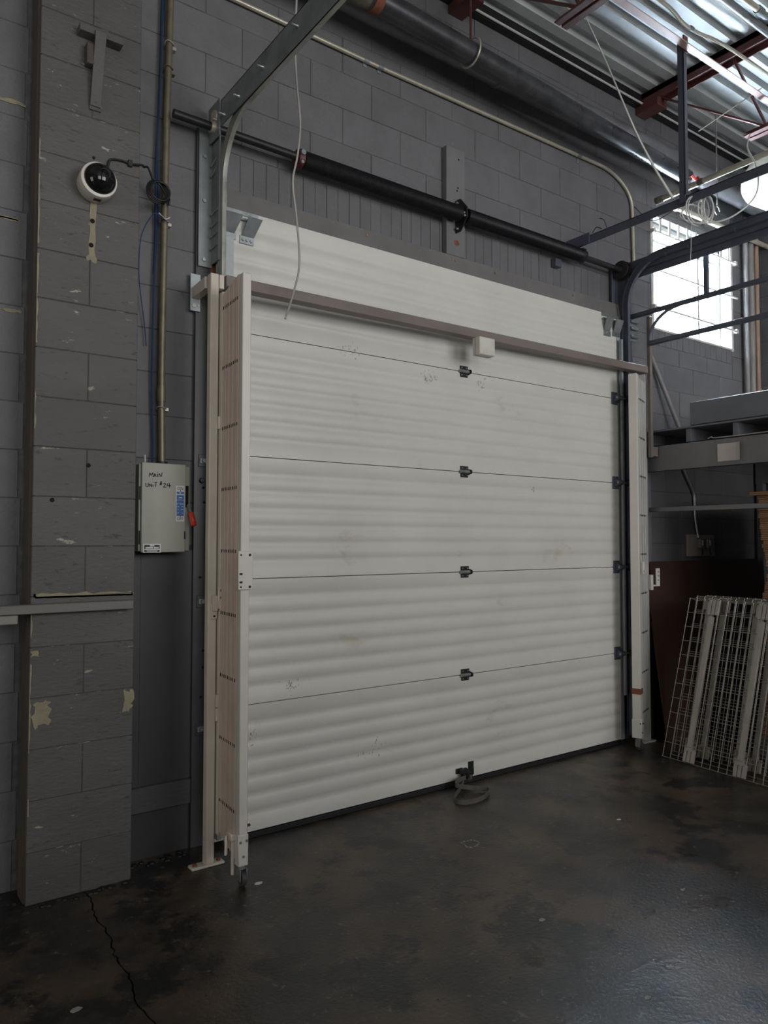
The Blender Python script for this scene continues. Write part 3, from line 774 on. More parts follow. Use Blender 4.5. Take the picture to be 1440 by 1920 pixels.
for (a, b, c, dd) in ((745, 800, 785, 800), (720, 822, 832, 838), (720, 740, 894, 904), (755, 822, 894, 904), (725, 750, 940, 948), (792, 818, 940, 948), (725, 752, 985, 992), (785, 818, 990, 998), (725, 750, 1045, 1052), (795, 815, 1045, 1052), (752, 782, 704, 720)):
    mb.box(cx(a), cx(b), EY-.0034, EY-.0028, cz(dd), cz(c))
mb.build('label_print', M['label_white'], pl)
mb = MB().box(cx(768), cx(776), EY-.0034, EY-.002, cz(690), cz(665)).box(cx(768), cx(776), EY-.0034, EY-.002, cz(1128), cz(1100)); mb.build('pointer_mark', M['ink'], pl)
p2 = MB().box(cx(168), cx(462), EY-.002, EY, cz(1716), cz(1568), .0005).build('maker_label', M['label_white'], cv)
MB().box(cx(192), cx(438), EY-.0028, EY-.002, cz(1655), cz(1590)).box(cx(192), cx(438), EY-.0028, EY-.002, cz(1700), cz(1672)).build('black_field', M['ink'], p2)
MB().box(cx(280), cx(352), EY-.0034, EY-.002, cz(1612), cz(1588)).box(cx(210), cx(330), EY-.0034, EY-.002, cz(1648), cz(1620)).box(cx(342), cx(422), EY-.0034, EY-.002, cz(1648), cz(1620)).box(cx(230), cx(405), EY-.0034, EY-.002, cz(1694), cz(1680)).build('label_print', M['label_white'], p2)
MB().box(cx(842), cx(868), EY-.003, EY, cz(1490), cz(1360), .001).build('cover_latch', M['black_steel'], cv)
MB().box(1.292, 1.306, EY+.010, EY+.014, 1.60, 1.70, .001).build('handle_slot', M['black'], eb)
hd = MB().obox((1.300, EY+.012, 1.61), (1.307, EY-.025, 1.565), .008, .016, bev=.002).build('handle_arm', M['galv_dull'], eb)
MB().obox((1.305, EY-.02, 1.577), (1.316, EY-.035, 1.513), .024, .022, bev=.005).build('red_handle', M['brightred'], eb)
MB().lathe([(0, .022), (.012, .022), (.012, .026), (.02, .026)], (1.197, -.055, 1.79), (0, 0, 1), 12).build('hub', M['black_steel'], eb)
MB().cyl((1.115, -.07, 1.79), (1.113, -.07, 1.835), .004, 6).build('wire_stub', M['white'], eb)
MB().cyl((1.14, EY+.02, 1.41), (1.14, EY+.02, 1.41-.016), .006, 8).build('drain_plug', M['galv_dull'], eb)

# riser conduit
rc = thing('riser_conduit', (1.197, -.05, 1.81), 'olive steel conduit rising from the disconnect box beside the pier', 'conduit')
MB().tube(bez([(1.197, -.055, 1.808), (1.193, -.05, 2.22), (1.197, -.05, 2.8), (1.203, -.05, 3.39), (1.213, -.05, 3.86), (1.222, -.05, 4.4), (1.226, -.05, 4.88)], 4), .0165, 14).build('pipe', M['brass'], rc)
MB().lathe([(0, .020), (.07, .020)], (1.1935, -.05, 2.09), (0, 0, 1), 14).build_each('coupling', M['brass'], rc)
for z, xx, mm in ((2.06, 1.194, 'emt'), (2.94, 1.198, 'emt'), (3.80, 1.212, 'rope'), (3.68, 1.209, 'brass')):
    MB().tube([(xx+.021*math.cos(a*PI/8), -.05+.021*math.sin(a*PI/8), z+.004*math.sin(a*PI/4)) for a in range(16)], .003, 6, True).box(xx+.02, xx+.042, -.03, -.004, z-.008, z+.008, .001).build('pipe_strap', M[mm], rc)
bc = thing('blue_cable', (1.165, -.03, 2.2), 'two thin blue cables running down beside the riser conduit', 'cable')
MB().tube(bez([(1.197, -.022, 4.85), (1.188, -.022, 4.3), (1.18, -.03, 3.7), (1.165, -.025, 3.2), (1.168, -.022, 2.9), (1.16, -.022, 2.6), (1.157, -.02, 2.2), (1.165, -.02, 1.9), (1.16, -.03, 1.80)], 6), .0045, 6).build('strand', M['bluecable'], bc)
MB().tube(bez([(1.205, -.02, 4.85), (1.195, -.018, 4.1), (1.172, -.02, 3.4), (1.176, -.02, 3.0), (1.165, -.018, 2.7)], 6), .004, 6).build('strand', M['bluecable'], bc)
MB().tube(bez([(1.20, -.08, 2.93), (1.14, -.09, 2.95), (1.10, -.06, 2.88), (1.085, -.05, 2.8), (1.09, -.03, 2.65), (1.12, -.02, 2.45), (1.13, -.02, 2.35)], 6), .0025, 6).build('loose_strand', M['bluecable'], bc)
MB().tube(bez([(1.215, -.075, 2.955), (1.19, -.08, 2.94), (1.165, -.07, 2.965)], 5), .003, 6).build('cable_tie', M['whitewire'], bc)

# dome camera and its lead
cm = thing('dome_camera', (.845, PY, 2.96), 'white security camera with black dome on the pier', 'camera')
c0 = Vector((.845, PY, 2.955))
bs_ = MB().lathe([(0, .068), (.006, .073), (.070, .075), (.082, .073), (.085, .066)], c0, (0, -1, 0), 36).build('base', M['white'], cm)
MB().lathe([(.075, .0655), (.088, .065), (.105, .058), (.122, .042), (.132, .020), (.134, .002)], c0+Vector((-.004, 0, -.004)), (.09, -1, .09), 32).build('dome', M['blackgloss'], cm)
MB().box(.832, .860, PY-.062, PY-.04, 2.8785, 2.8825).build('base_slot', M['ink'], bs_)
ll = MB().lathe([(0, .024), (.006, .022)], c0+Vector((.012, -.124, .012)), (.1, -1, .1), 20).build('lens_ring', M['cable'], cm)
cc = thing('camera_cable', (1.1, -.15, 3.0), 'black camera cable with a coil hung on the riser conduit', 'cable')
pts = [(.90, PY-.010, 3.02), (.905, PY-.008, 3.085), (.95, PY-.008, 3.10), (1.0, PY-.008, 3.098), (1.045, PY-.012, 3.105), (1.075, -.12, 3.135), (1.10, -.10, 3.15), (1.115, -.10, 3.12), (1.125, -.10, 3.09)]
MB().tube(bez(pts, 6), .005, 8).build('lead', M['cable'], cc)
co = MB()
for k in range(4):
    co.tube([(1.14+.044*math.cos(a)+.004*k, -.105-.006*k, 3.045+.052*math.sin(a)*(1-.06*k)) for a in [2*PI*i/24 for i in range(24)]], .0048, 8, True)
co.tube(bez([(1.125, -.115, 3.095), (1.155, -.115, 3.075), (1.185, -.10, 3.045), (1.205, -.085, 3.035), (1.21, -.075, 3.01)], 5), .0055, 8)
co.tube(bez([(1.205, -.085, 3.035), (1.185, -.10, 3.02), (1.17, -.105, 3.0)], 4), .009, 8)
co.build('coil', M['cable'], cc)
MB().box(.985, 1.003, PY-.014, PY, 3.085, 3.113, .001).build('cable_clip', M['cable'], cc)

# bracket on the pier
bk = thing('pier_bracket', (.85, PY, 3.3), 'grey painted steel bracket high on the pier above the camera', 'bracket')
MB().box(.765, .945, PY-.055, PY-.002, 3.585, 3.615, .002).build('top_channel', M['pier'], bk)
MB().obox((.848, PY-.065, 3.60), (.843, PY-.010, 3.30), .045, .008, up=(0, 1, 0), bev=.001).build('strap_bar', M['pier'], bk)
MB().box(.820, .868, PY-.008, PY-.001, 3.285, 3.345, .001).lathe([(0, .008), (.006, .006)], (.843, PY-.012, 3.318), (0, -1, 0), 8).build('foot', M['pier'], bk)
MB().box(.797, .83, PY-.045, PY-.005, 3.46, 3.55, .003).build('bare_block', M['brown_edge'], bk)

# timber rail at the far left
tag(MB().box(-1.2, 1.022, PY-.048, PY-.002, 1.155, 1.192, .003).build('timber_rail', M['timber'], None, (.4, PY-.03, 1.155)), 'long grey timber rail fixed across the pier at waist height', 'rail')
tag(MB().box(-1.2, .572, PY-.045, PY-.003, 1.118, 1.153, .003).build('timber_batten', M['timber_light'], None, (.2, PY-.03, 1.118)), 'pale timber batten end under the rail at the left edge', 'batten')

# ------------------------------------------------------------------ pipes along the back wall
ec = thing('wall_conduit', (3.0, -.02, 4.18), 'thin pale conduit running high across the block wall and bending down', 'conduit')
pts = [(.9, -.018, 4.185), (1.6, -.018, 4.185), (2.43, -.018, 4.179), (3.5, -.018, 4.19), (4.45, -.018, 4.20)]
bend = [(4.45+.38*math.sin(a), -.018, 4.20-.22+.22*math.cos(a)) for a in [PI/2*i/10 for i in range(1, 11)]]
MB().tube([Vector(p) for p in pts+bend+[(4.845, -.018, 3.47)]], .0125, 10).build('pipe', M['emt'], ec)
for x_ in (2.35, 2.45, 4.20):
    MB().lathe([(0, .0155), (.035, .0155)], (x_, -.018, 4.18 if x_ < 3 else 4.197), (1, 0, 0), 10).box(x_+.005, x_+.03, -.006, -.001, 4.15, 4.21).build_each('coupling', M['galv_dull'], ec)
ht = thing('heater_pipe', (3.3, -.30, 4.2), 'dark polished heater pipe hung along the wall under the roof', 'pipe')
MB().tube([(1.3, -.30, 4.352), (3.4, -.30, 4.263), (5.12, -.30, 4.19)], .06, 24, rr=[.066, .062, .052]).build('pipe', M['heater'], ht)
MB().lathe([(0, .068), (.02, .074), (.14, .074), (.17, .068)], (2.02, -.30, 4.321), (1, 0, -.042), 20).build('wrap', M['wrap'], ht)
MB().lathe([(0, .070), (.05, .071)], (2.21, -.30, 4.314), (1, 0, -.042), 20).build('rust_collar', M['rust'], ht)
ring = [(2.915+.004*math.sin(a), -.30+.082*math.cos(a), 4.290+.082*math.sin(a)) for a in [2*PI*i/24 for i in range(24)]]
MB().tube(ring, .006, 6, True).build('hanger_ring', M['emt'], ht)
MB().cyl((2.915, -.30, 4.372), (2.915, -.30, 4.83), .007, 8).box(2.895, 2.935, -.325, -.275, 4.83, 4.882, .002).build('hanger_rod', M['red_steel'], ht)
MB().tube(bez([(5.08, -.36, 4.17), (5.14, -.37, 4.14), (5.22, -.34, 4.17), (5.26, -.30, 4.23)], 5), .010, 8).build('orange_lead', M['brightred'], ht)
dc = thing('wall_duct', (4.5, -.13, 4.3), 'grey galvanised round duct running close to the wall behind the heater pipe', 'duct')
MB().cyl((1.6, -.125, 4.415), (XR, -.125, 4.40), .084, 24).build('pipe', M['duct'], dc)
for x_ in (3.3, 5.25, 6.3): MB().lathe([(0, .087), (.03, .087)], (x_, -.125, 4.408), (1, 0, 0), 24).build('joint_band', M['galv_dull'], dc)
lp_ = thing('wall_pipe', (5.7, -.1, 4.08), 'short pale horizontal pipe on the wall just above the window', 'pipe')
MB().cyl((5.27, -.09, 4.085), (XR, -.09, 4.10), .021, 12).build('pipe', M['emt'], lp_)
MB().lathe([(0, .03), (.07, .03)], (5.24, -.09, 4.085), (1, 0, 0), 12).build('end_fitting', M['copper'], lp_)
# black edge angle and cable under the deck
ea = struct(MB().box(XL, XR, -.05, -.004, 4.79, 4.882, .002).build('trim_3', M['black_steel']), 'black ledger angle under the roof deck')
tag(MB().cyl((1.0, -.062, 4.805), (XR, -.062, 4.80), .008, 8).build('ledger_cable', M['whitewire'], None, (4, -.06, 4.8)), 'thin white cable along the ledger under the roof deck', 'cable')

# ------------------------------------------------------------------ joists
def joist(X, label):
    t = thing('roof_joist', (X, -.1, 4.2), label, 'joist', 'roof joists')
    MB().box(X-.052, X-.006, -6.0, -.05, 4.835, 4.88, .002).box(X-.052, X-.044, -6, -.05, 4.79, 4.88).box(X+.006, X+.052, -6.0, -.05, 4.835, 4.88, .002).box(X+.044, X+.052, -6, -.05, 4.79, 4.88).build('top_chord', M['red_steel'], t)
    MB().box(X-.06, X+.06, -.20, .0, 4.735, 4.80, .003).build('bearing_seat', M['red_steel'], t)
    MB().box(X-.05, X-.008, -6, -.845, 4.195, 4.203, .001).box(X-.014, X-.008, -6, -.845, 4.2, 4.24, .001).box(X+.008, X+.05, -6, -.845, 4.195, 4.203, .001).box(X+.008, X+.014, -6, -.845, 4.2, 4.24, .001).build('bottom_chord', M['red_steel'], t)
    MB().obox((X, -.2, 4.80), (X, -.98, 4.22), .035, .012, bev=.002).build('web', M['red_steel'], t)
    y = -.98; up = True
    for k in range(9):
        y2 = y-.20 if False else y+(.17 if k == 0 else -.55)
        z0, z1 = (4.22, 4.80)
        if k == 0: MB().obox((X, y, z0), (X, -.76, z1), .03, .012, bev=.002).build('web', M['red_steel'], t)
        else:
            MB().obox((X, y, z0 if up else z1), (X, y-.5, z1 if up else z0), .03, .012, bev=.002).build('web', M['red_steel'], t)
            y -= .5; up = not up
    return t
joist(3.06, 'red-brown open-web roof joist at the top edge of the photo')
joist(4.97, 'red-brown open-web roof joist above the window at right')
joist(1.15, 'red-brown open-web roof joist nearest the pier')
br = MB().box(.5, XR, -.945, -.939, 4.425, 4.47, .001).box(.5, XR, -.985, -.939, 4.42, 4.426, .001)
tag(br.build('bridging_angle', M['pink_steel'], None, (4, -1.04, 4.3)), 'pale pinkish bridging angle running under the roof joists', 'steel angle')
# hanging rail with drop hanger
rl = thing('hanging_rail', (4.0, -.5, 3.45), 'dark flare-tinted steel angle rail hung from the roof in front of the window', 'rail')
MB().box(4.10, 4.108, -2.6, -.004, 3.478, 3.533, .001).box(4.10, 4.145, -2.6, -.004, 3.527, 3.533, .001).box(4.090, 4.10, -.20, -.004, 3.478, 3.55, .001).build('rail', M['flare_blue_steel'], rl)
MB().box(4.082, 4.090, -.925, -.885, 3.49, 4.50, .001).box(4.082, 4.12, -.925, -.919, 3.533, 4.50, .001).build('drop_hanger', M['flare_blue_steel'], rl)
MB().box(4.076, 4.124, -.933, -.925, 4.42, 4.52, .002).build('hanger_clip', M['red_steel'], rl)
MB().box(3.93, 3.99, -.045, -.004, 3.33, 3.385, .002).build('wall_cleat', M['flare_blue_steel'], rl)
b = MB()
b.tube(bez([(4.10, -.22, 3.538), (4.095, -.26, 3.565), (4.10, -.30, 3.54)], 4), .003, 5).tube(bez([(4.10, -.34, 3.535), (4.095, -.32, 3.595), (4.10, -.28, 3.62)], 4), .0025, 5)
b.build('wire_scrap', M['cable'], rl)
# light pipe running towards the camera
tp = thing('hanging_pipe', (4.6, -.8, 3.83), 'pale steel pipe hung above the rail and pointing at the window', 'pipe')
MB().cyl((4.6, -.40, 3.835), (4.6, -2.8, 3.87), .020, 14).build('pipe', M['emt'], tp)
MB().lathe([(0, .025), (.05, .027), (.06, .020)], (4.6, -.38, 3.835), (0, -1, 0), 12).lathe([(0, .022), (.04, .022)], (4.6, -.70, 3.84), (0, -1, 0), 12).build_each('fitting', M['wrap'], tp)

# ceiling conduits
c1 = thing('ceiling_conduit', (4.2, -.82, 4.75), 'thin yellowish conduit with a kink under the roof deck', 'conduit')
MB().tube(bez([(3.0, -.84, 4.77), (3.97, -.83, 4.76), (4.15, -.82, 4.76), (4.28, -.81, 4.74), (4.44, -.81, 4.745), (4.82, -.84, 4.76), (6.0, -.84, 4.77)], 6), .0115, 8).build('pipe', M['emt'], c1)
MB().lathe([(0, .016), (.03, .016)], (4.35, -.81, 4.742), (1, 0, 0), 10).build_each('coupling', M['galv_dull'], c1)
c2 = tag(MB().cyl((2.5, -1.06, 4.75), (6.5, -1.085, 4.75), .024, 14).build('ceiling_pipe', M['galv'], None, (4.5, -1.07, 4.75)), 'thick grey pipe under the roof deck at the top right corner', 'pipe')
c3 = thing('ceiling_conduit', (4.5, -1.14, 4.75), 'short stub conduit at the extreme top right corner', 'conduit')
MB().cyl((2.8, -1.13, 4.75), (4.55, -1.147, 4.75), .019, 12).build('pipe', M['emt'], c3)
MB().lathe([(0, .025), (.06, .025), (.07, .018), (.12, .018)], (4.54, -1.147, 4.75), (1, 0, 0), 12).build('fitting', M['galv_dull'], c3)

# ropes, wires
tag(MB().tube(bez([(1.70, -.42, 4.88), (1.69, -.42, 4.4), (1.69, -.42, 4.0), (1.682, -.42, 3.842), (1.692, -.42, 3.614), (1.713, -.42, 3.416), (1.70, -.42, 3.258), (1.675, -.42, 3.123), (1.693, -.42, 2.976), (1.711, -.42, 2.803), (1.708, -.42, 2.701), (1.68, -.42, 2.594), (1.639, -.42, 2.467)], 5), .0048, 6).build('grey_cord', M['rope'], None, (1.69, -.42, 2.4)), 'thin grey cord hanging in front of the left spring', 'cord')
tag(MB().tube(bez([(3.83, -.37, 4.90), (4.0, -.42, 4.6), (4.25, -.46, 4.2), (4.42, -.49, 3.98), (4.50, -.50, 3.90), (4.585, -.52, 3.80)], 5), .006, 6, rr=[.004+.006*min(1, i/22) for i in range(26)]).build('hanging_rope', M['whitewire'], None, (4.2, -.45, 3.8)), 'white rope slanting from the roof deck down to the hanging pipe', 'rope')
tag(MB().tube([(4.75, -.62, 4.28), (4.97, -.95, 4.50)], .0035, 5).build('tie_wire', M['whitewire'], None, (4.85, -.8, 4.3)), 'fine white tie wire stretched up to the right-hand roof joist', 'wire')
wc_ = thing('wire_coil', (4.05, -1.0, 3.4), 'tangled coil of white wire hanging below the rail before the window', 'wire coil')
b = MB()
for k, (r1, r2, a, dx, dz) in enumerate(((.082, .088, .2, 0, 0), (.07, .09, .9, .02, .01), (.05, .075, 1.5, .06, .01), (.045, .08, 1.9, .07, .0), (.085, .06, .5, -.01, -.02), (.03, .07, 1.2, .075, .015))):
    b.tube([(4.125+dx*.6+r1*math.cos(q)*math.cos(a*.5), -.96-dx*.8-r1*math.cos(q)*.55*math.sin(a), 3.43+dz+r2*math.sin(q)) for q in [2*PI*i/28 for i in range(28)]], .0042, 6, True)
b.build('loops', M['whitewire'], wc_)
MB().tube(bez([(4.115, -.93, 3.478), (4.08, -.89, 3.41), (4.12, -.99, 3.345), (4.22, -1.12, 3.355), (4.356, -1.205, 3.49), (4.41, -1.195, 3.675), (4.56, -1.06, 3.91), (4.80, -.95, 4.12), (4.93, -.88, 4.20)], 8), .005, 6).build('long_tail', M['whitewire'], wc_)
b = MB().tube(bez([(4.12, -.94, 3.45), (4.115, -.94, 3.35), (4.11, -.94, 3.22), (4.10, -.94, 3.12)], 5), .002, 5).tube(bez([(4.155, -.94, 3.47), (4.22, -.88, 3.57), (4.39, -.80, 3.655), (4.51, -.79, 3.655)], 5), .0055, 6)
b.build('loose_end', M['whitewire'], wc_)
tag(MB().tube(bez([(4.845, -.03, 3.99), (4.95, -.05, 3.93), (5.05, -.07, 3.92), (5.25, -.09, 4.04)], 5), .004, 6).build('jumper_wire', M['cable'], None, (5, -.05, 3.95)), 'short black wire from the wall conduit to the pipe above the window', 'wire')
hk = thing('hook_rod', (5.7, -.2, 4.1), 'thin rod with a hook hanging from the roof right of the wire coil', 'hook')
MB().cyl((5.62, -.25, 4.12), (5.62, -.25, 4.88), .006, 6).build('rod', M['pipegrey'], hk)
MB().tube([(5.62+.035*math.cos(a), -.25, 4.085+.035*math.sin(a)) for a in [2*PI*i/14 for i in range(11)]], .006, 6).build('hook', M['wrap'], hk)

# ------------------------------------------------------------------ window
wn = bpy.data.objects.new('window_1', None); COL.objects.link(wn); wn.location = (5.67, .1, WZ0); struct(wn, 'bright barred window high on the wall at right')
b = MB(); t_ = .035
b.box(WX0, WX0+t_, .09, .15, WZ0, WZ1).box(WX1-t_, WX1, .09, .15, WZ0, WZ1).box(WX0, WX1, .09, .15, WZ0, WZ0+t_).box(WX0, WX1, .09, .15, WZ1-t_, WZ1)
fr = b.build_each('window_frame', M['winframe'], wn)
B(5.90, 5.925, .10, .14, WZ0, WZ1).build('mullion', M['pipegrey'], wn)
MB().box(WX0+t_, WX1-t_, .10, .14, 3.86, 3.885).build('transom', M['winframe'], wn)
for (a, c) in ((WX0+t_, 5.90), (5.925, WX1-t_)):
    for (z0, z1) in ((WZ0+t_, 3.86), (3.885, WZ1-t_)): MB().box(a, c, .117, .121, z0, z1).build('pane', M['glass'], wn)
MB().box(WX0-.02, WX0+.012, -.008, .09, WZ0, WZ1).box(WX1-.012, WX1+.02, -.008, .09, WZ0-.02, WZ1).build_each('side_trim', M['winframe'], wn)
MB().box(WX0-.02, WX1+.02, -.012, .10, WZ0-.012, WZ0+.004, .002).build('window_sill', M['winframe'], wn)
gr = thing('window_grille', (5.67, -.03, WZ0), 'white steel burglar bars fixed across the window', 'window bars')
for z in (3.268, 3.56, 3.865): MB().cyl((5.08, -.032, z), (6.30, -.032, z), .009, 8).build('cross_bar', M['winframe'], gr)
x = 5.19
while x < 6.2:
    MB().box(x-.012, x+.012, -.024, -.016, 3.87, 4.0, .001).build('upright_bar', M['winframe'], gr); x += .125
for x_ in (5.09, 6.285): MB().box(x_-.015, x_+.015, -.04, -.002, 3.25, 3.285, .002).box(x_-.015, x_+.015, -.04, -.002, 3.85, 3.885, .002).build_each('bar_lug', M['winframe'], gr)

# risers at the right corner
for x_, r_, mm, lb in ((6.42, .022, 'pipegrey', 'slim grey riser pipe nearest the window'), (6.50, .032, 'pipegrey', 'thick grey riser pipe in the right corner'), (6.60, .024, 'copper', 'rusty brown riser pipe in the right corner')):
    tag(MB().cyl((x_, -.045, 2.263), (x_, -.045, 4.30), r_, 14).build('riser_pipe', M[mm], None, (x_, -.045, 2.25)), lb, 'pipe')
tag(MB().lathe([(-.02, .16), (0, .19), (.03, .20), (.5, .20)], (5.85, -.50, 4.31), (1, -.1, 0), 32).build('wrapped_drum', M['fabric'], None, (6.0, -.5, 4.1)), 'rounded cream wrapped drum hung below the roof at the right edge', 'drum')
tag(MB().box(6.15, 6.19, -.52, -.48, 4.50, 4.885).build('drum_hanger', M['black_steel'], None, (6.17, -.5, 4.5)), 'black hanger strap holding the cream drum to the roof', 'hanger')
tag(MB().cyl((5.045, -.02, 2.87), (5.32, -.10, 2.272), .017, 10).build('leaning_pole', M['pipegrey'], None, (5.3, -.1, 2.26)), 'thin grey pole leaning on the wall above the mezzanine deck', 'pole')

# ------------------------------------------------------------------ mezzanine shelf
mz = thing('mezzanine_shelf', (5.6, -1.2, 0), 'grey steel and timber mezzanine shelf right of the door', 'shelf')
MB().box(4.845, 4.853, -3.1, -.10, 1.955, 2.145, .001).box(4.845, 4.90, -3.1, -.10, 2.138, 2.145, .001).box(4.83, 4.90, -3.1, -.10, 1.955, 1.963, .001).build('steel_beam', M['mezz_steel'], mz)
y = -.07
while y > -3.0:
    MB().box(4.865, XR-.004, y-.04, y, 2.146, 2.243, .002).build('joist', M['mezz'], mz); y -= .346
MB().box(4.845, XR-.004, -3.1, -.012, 2.244, 2.257, .001).build('deck_board', M['mezz'], mz)
MB().box(4.90, XR-.004, -3.1, -.012, 2.257, 2.262, .001).build('bounce_sheet', M['bounce_ply'], mz)  # hidden pale sheet added to bounce window light up the wall
MB().box(4.855, 4.895, -3.1, -.455, 2.262, 2.425, .003).build('kick_board', M['mezz'], mz)
MB().box(4.842, 4.868, -3.1, -.12, 1.657, 1.69, .002).box(4.841, 4.843, -.80, -.775, 1.668, 1.678).build('lower_rail', M['mezz_steel'], mz)
for (px_, py_) in ((4.895, -.055), (4.895, -3.05), (6.6, -.055), (6.6, -3.05)):
    MB().box(px_-.03, px_+.03, py_-.03, py_+.03, 0, 1.955 if px_ > 6 else 2.14, .003).build('upright', M['mezz'], mz)
MB().box(6.57, 6.63, -3.1, -.02, 1.95, 2.145, .002).build('rear_beam', M['mezz_steel'], mz)
gp = []
b = MB(); nn = 8; vs = []; fs = []
for i in range(nn+1):
    f_ = i/nn; yy = -.665-.165*f_; xx = 4.8415-(.02*(f_-.75)**2*16 if f_ > .75 else 0)
    vs += [(xx, yy, 2.105), (xx, yy, 1.985), (xx-.0015, yy, 2.105), (xx-.0015, yy, 1.985)]
for i in range(nn):
    k = i*4; fs += [(k, k+1, k+5, k+4), (k+2, k+6, k+7, k+3), (k, k+4, k+6, k+2), (k+1, k+3, k+7, k+5)]
fs += [(0, 2, 3, 1), (nn*4, nn*4+1, nn*4+3, nn*4+2)]
b.add(vs, fs, True)
tag(b.build('paper_note', M['paper'], None, (4.84, -.75, 2.0)), 'curling blank paper note taped to the mezzanine beam', 'paper')
tag(MB().tube(bez([(4.835, -.60, 2.150), (4.832, -.63, 2.158), (4.835, -.66, 2.150), (4.838, -.9, 2.15), (4.838, -1.3, 2.152), (4.838, -2, 2.15)], 4), .004, 6).build('beam_wire', M['rope'], None, (4.835, -1, 2.15)), 'thin wire laid along the top of the mezzanine beam', 'wire')
gd = thing('guard_rail', (4.755, -.2, 2.1), 'dark steel guard rails and post above the mezzanine edge', 'railing')
MB().box(4.742, 4.770, -.218, -.190, 2.05, 3.085, .003).build('post', M['bar'], gd)
MB().box(4.72, 4.755, -3.0, -.22, 2.865, 2.895, .002).build('rail', M['flare_blue_steel'], gd)
MB().box(4.69, 4.72, -3.0, -.06, 3.085, 3.115, .002).build('rail', M['flare_blue_steel'], gd)
MB().box(4.69, 4.715, -.70, -.672, 3.11, 3.40, .001).build('strut', M['flare_blue_steel'], gd)
MB().box(4.77, 4.828, -.215, -.195, 2.06, 2.13, .002).build('post_bracket', M['bar'], gd)
MB().tube([(4.70, -.385-.25*math.cos(a)+.0, 2.86+.24*math.sin(a)) if False else (4.705, -.24-.24*(1-math.cos(a)), 2.89+.20*math.sin(a)) for a in [PI/2*i/8 for i in range(9)]], .012, 8).build('curved_brace', M['flare_blue_steel'], gd)

# under the shelf
ob = thing('outlet_board', (5.7, 0, 1.32), 'small weathered plywood board with two outlets under the mezzanine', 'outlet board')
MB().box(5.505, 5.89, -.022, -.002, 1.32, 1.495, .002).build('board', M['ply'], ob)
for x_ in (5.655, 5.765):
    o_ = MB().box(x_-.028, x_+.028, -.055, -.022, 1.385, 1.46, .004).build('outlet_box', M['galv_dull'], ob)
    MB().box(x_-.010, x_+.010, -.060, -.055, 1.405, 1.45, .002).build('receptacle', M['white'], o_)
MB().tube(bez([(5.66, -.05, 1.385), (5.665, -.05, 1.36), (5.67, -.045, 1.33)], 4), .006, 6).tube(bez([(5.77, -.05, 1.385), (5.775, -.05, 1.35), (5.79, -.05, 1.33)], 4), .006, 6).build('cord', M['cable'], ob)
tag(MB().tube(bez([(5.40, -.02, 2.14), (5.47, -.02, 2.0), (5.545, -.02, 1.90), (5.59, -.02, 1.84), (5.605, -.02, 1.78), (5.615, -.02, 1.62), (5.64, -.03, 1.47)], 5), .010, 8).build('flexible_conduit', M['galv'], None, (5.6, -.02, 1.47)), 'thin bent conduit dropping to the outlet board under the mezzanine', 'conduit')
tag(MB().obox((5.6, -.285, .0), (5.6, -.105, 1.290), 1.62, .012, up=(0, 1, .1)).build('leaning_sheet', M['sheet'], None, (5.6, -.15, 0)), 'dark brown hardboard sheet leaning on the wall behind the wire decks', 'board')

# stack of flattened cardboard on a pallet
pt = thing('pallet', (5.65, -1.45, 0), 'timber pallet under the flattened cardboard stack', 'pallet')
for y_ in (-.86, -1.42, -2.0): MB().box(5.06, 6.3, y_-.05, y_+.05, .022, .10).build('bearer', M['timber'], pt)
for k in range(8): MB().box(5.06+k*.163, 5.06+k*.163+.10, -2.08, -.78, .10, .122).build('slat', M['timber'], pt)
for k in range(8): MB().box(5.06+k*.163, 5.06+k*.163+.10, -2.08, -.78, 0.0, .022).build('slat', M['timber'], pt)
z = .1225; k = 0; proto = None
while z < 1.74:
    h = .0255
    if proto is None:
        proto = MB().box(-.61, .61, -.60, .60, 0, .0125, .002).box(-.605, .612, -.603, .602, .0128, .0252, .002).build('flattened_carton', M['cardboard'], None)
        o = proto
    else:
        o = proto.copy(); COL.objects.link(o)
    dx = .02*math.sin(k*.35)+random.uniform(-.006, .006); dy = .03*math.sin(k*.22+1)+random.uniform(-.006, .006)
    o.location = (5.70+dx, -1.43+dy, z); o.rotation_euler = (0, 0, random.uniform(-.008, .008))
    tag(o, 'flattened brown carton in the tall stack under the mezzanine', 'cardboard', 'flattened cartons on the pallet')
    z += h; k += 1
o = proto.copy(); COL.objects.link(o); o.location = (5.66, -1.36, z); o.rotation_euler = (0, 0, .03)
tag(o, 'topmost flattened carton, sticking out of the stack under the mezzanine', 'cardboard', 'flattened cartons on the pallet')

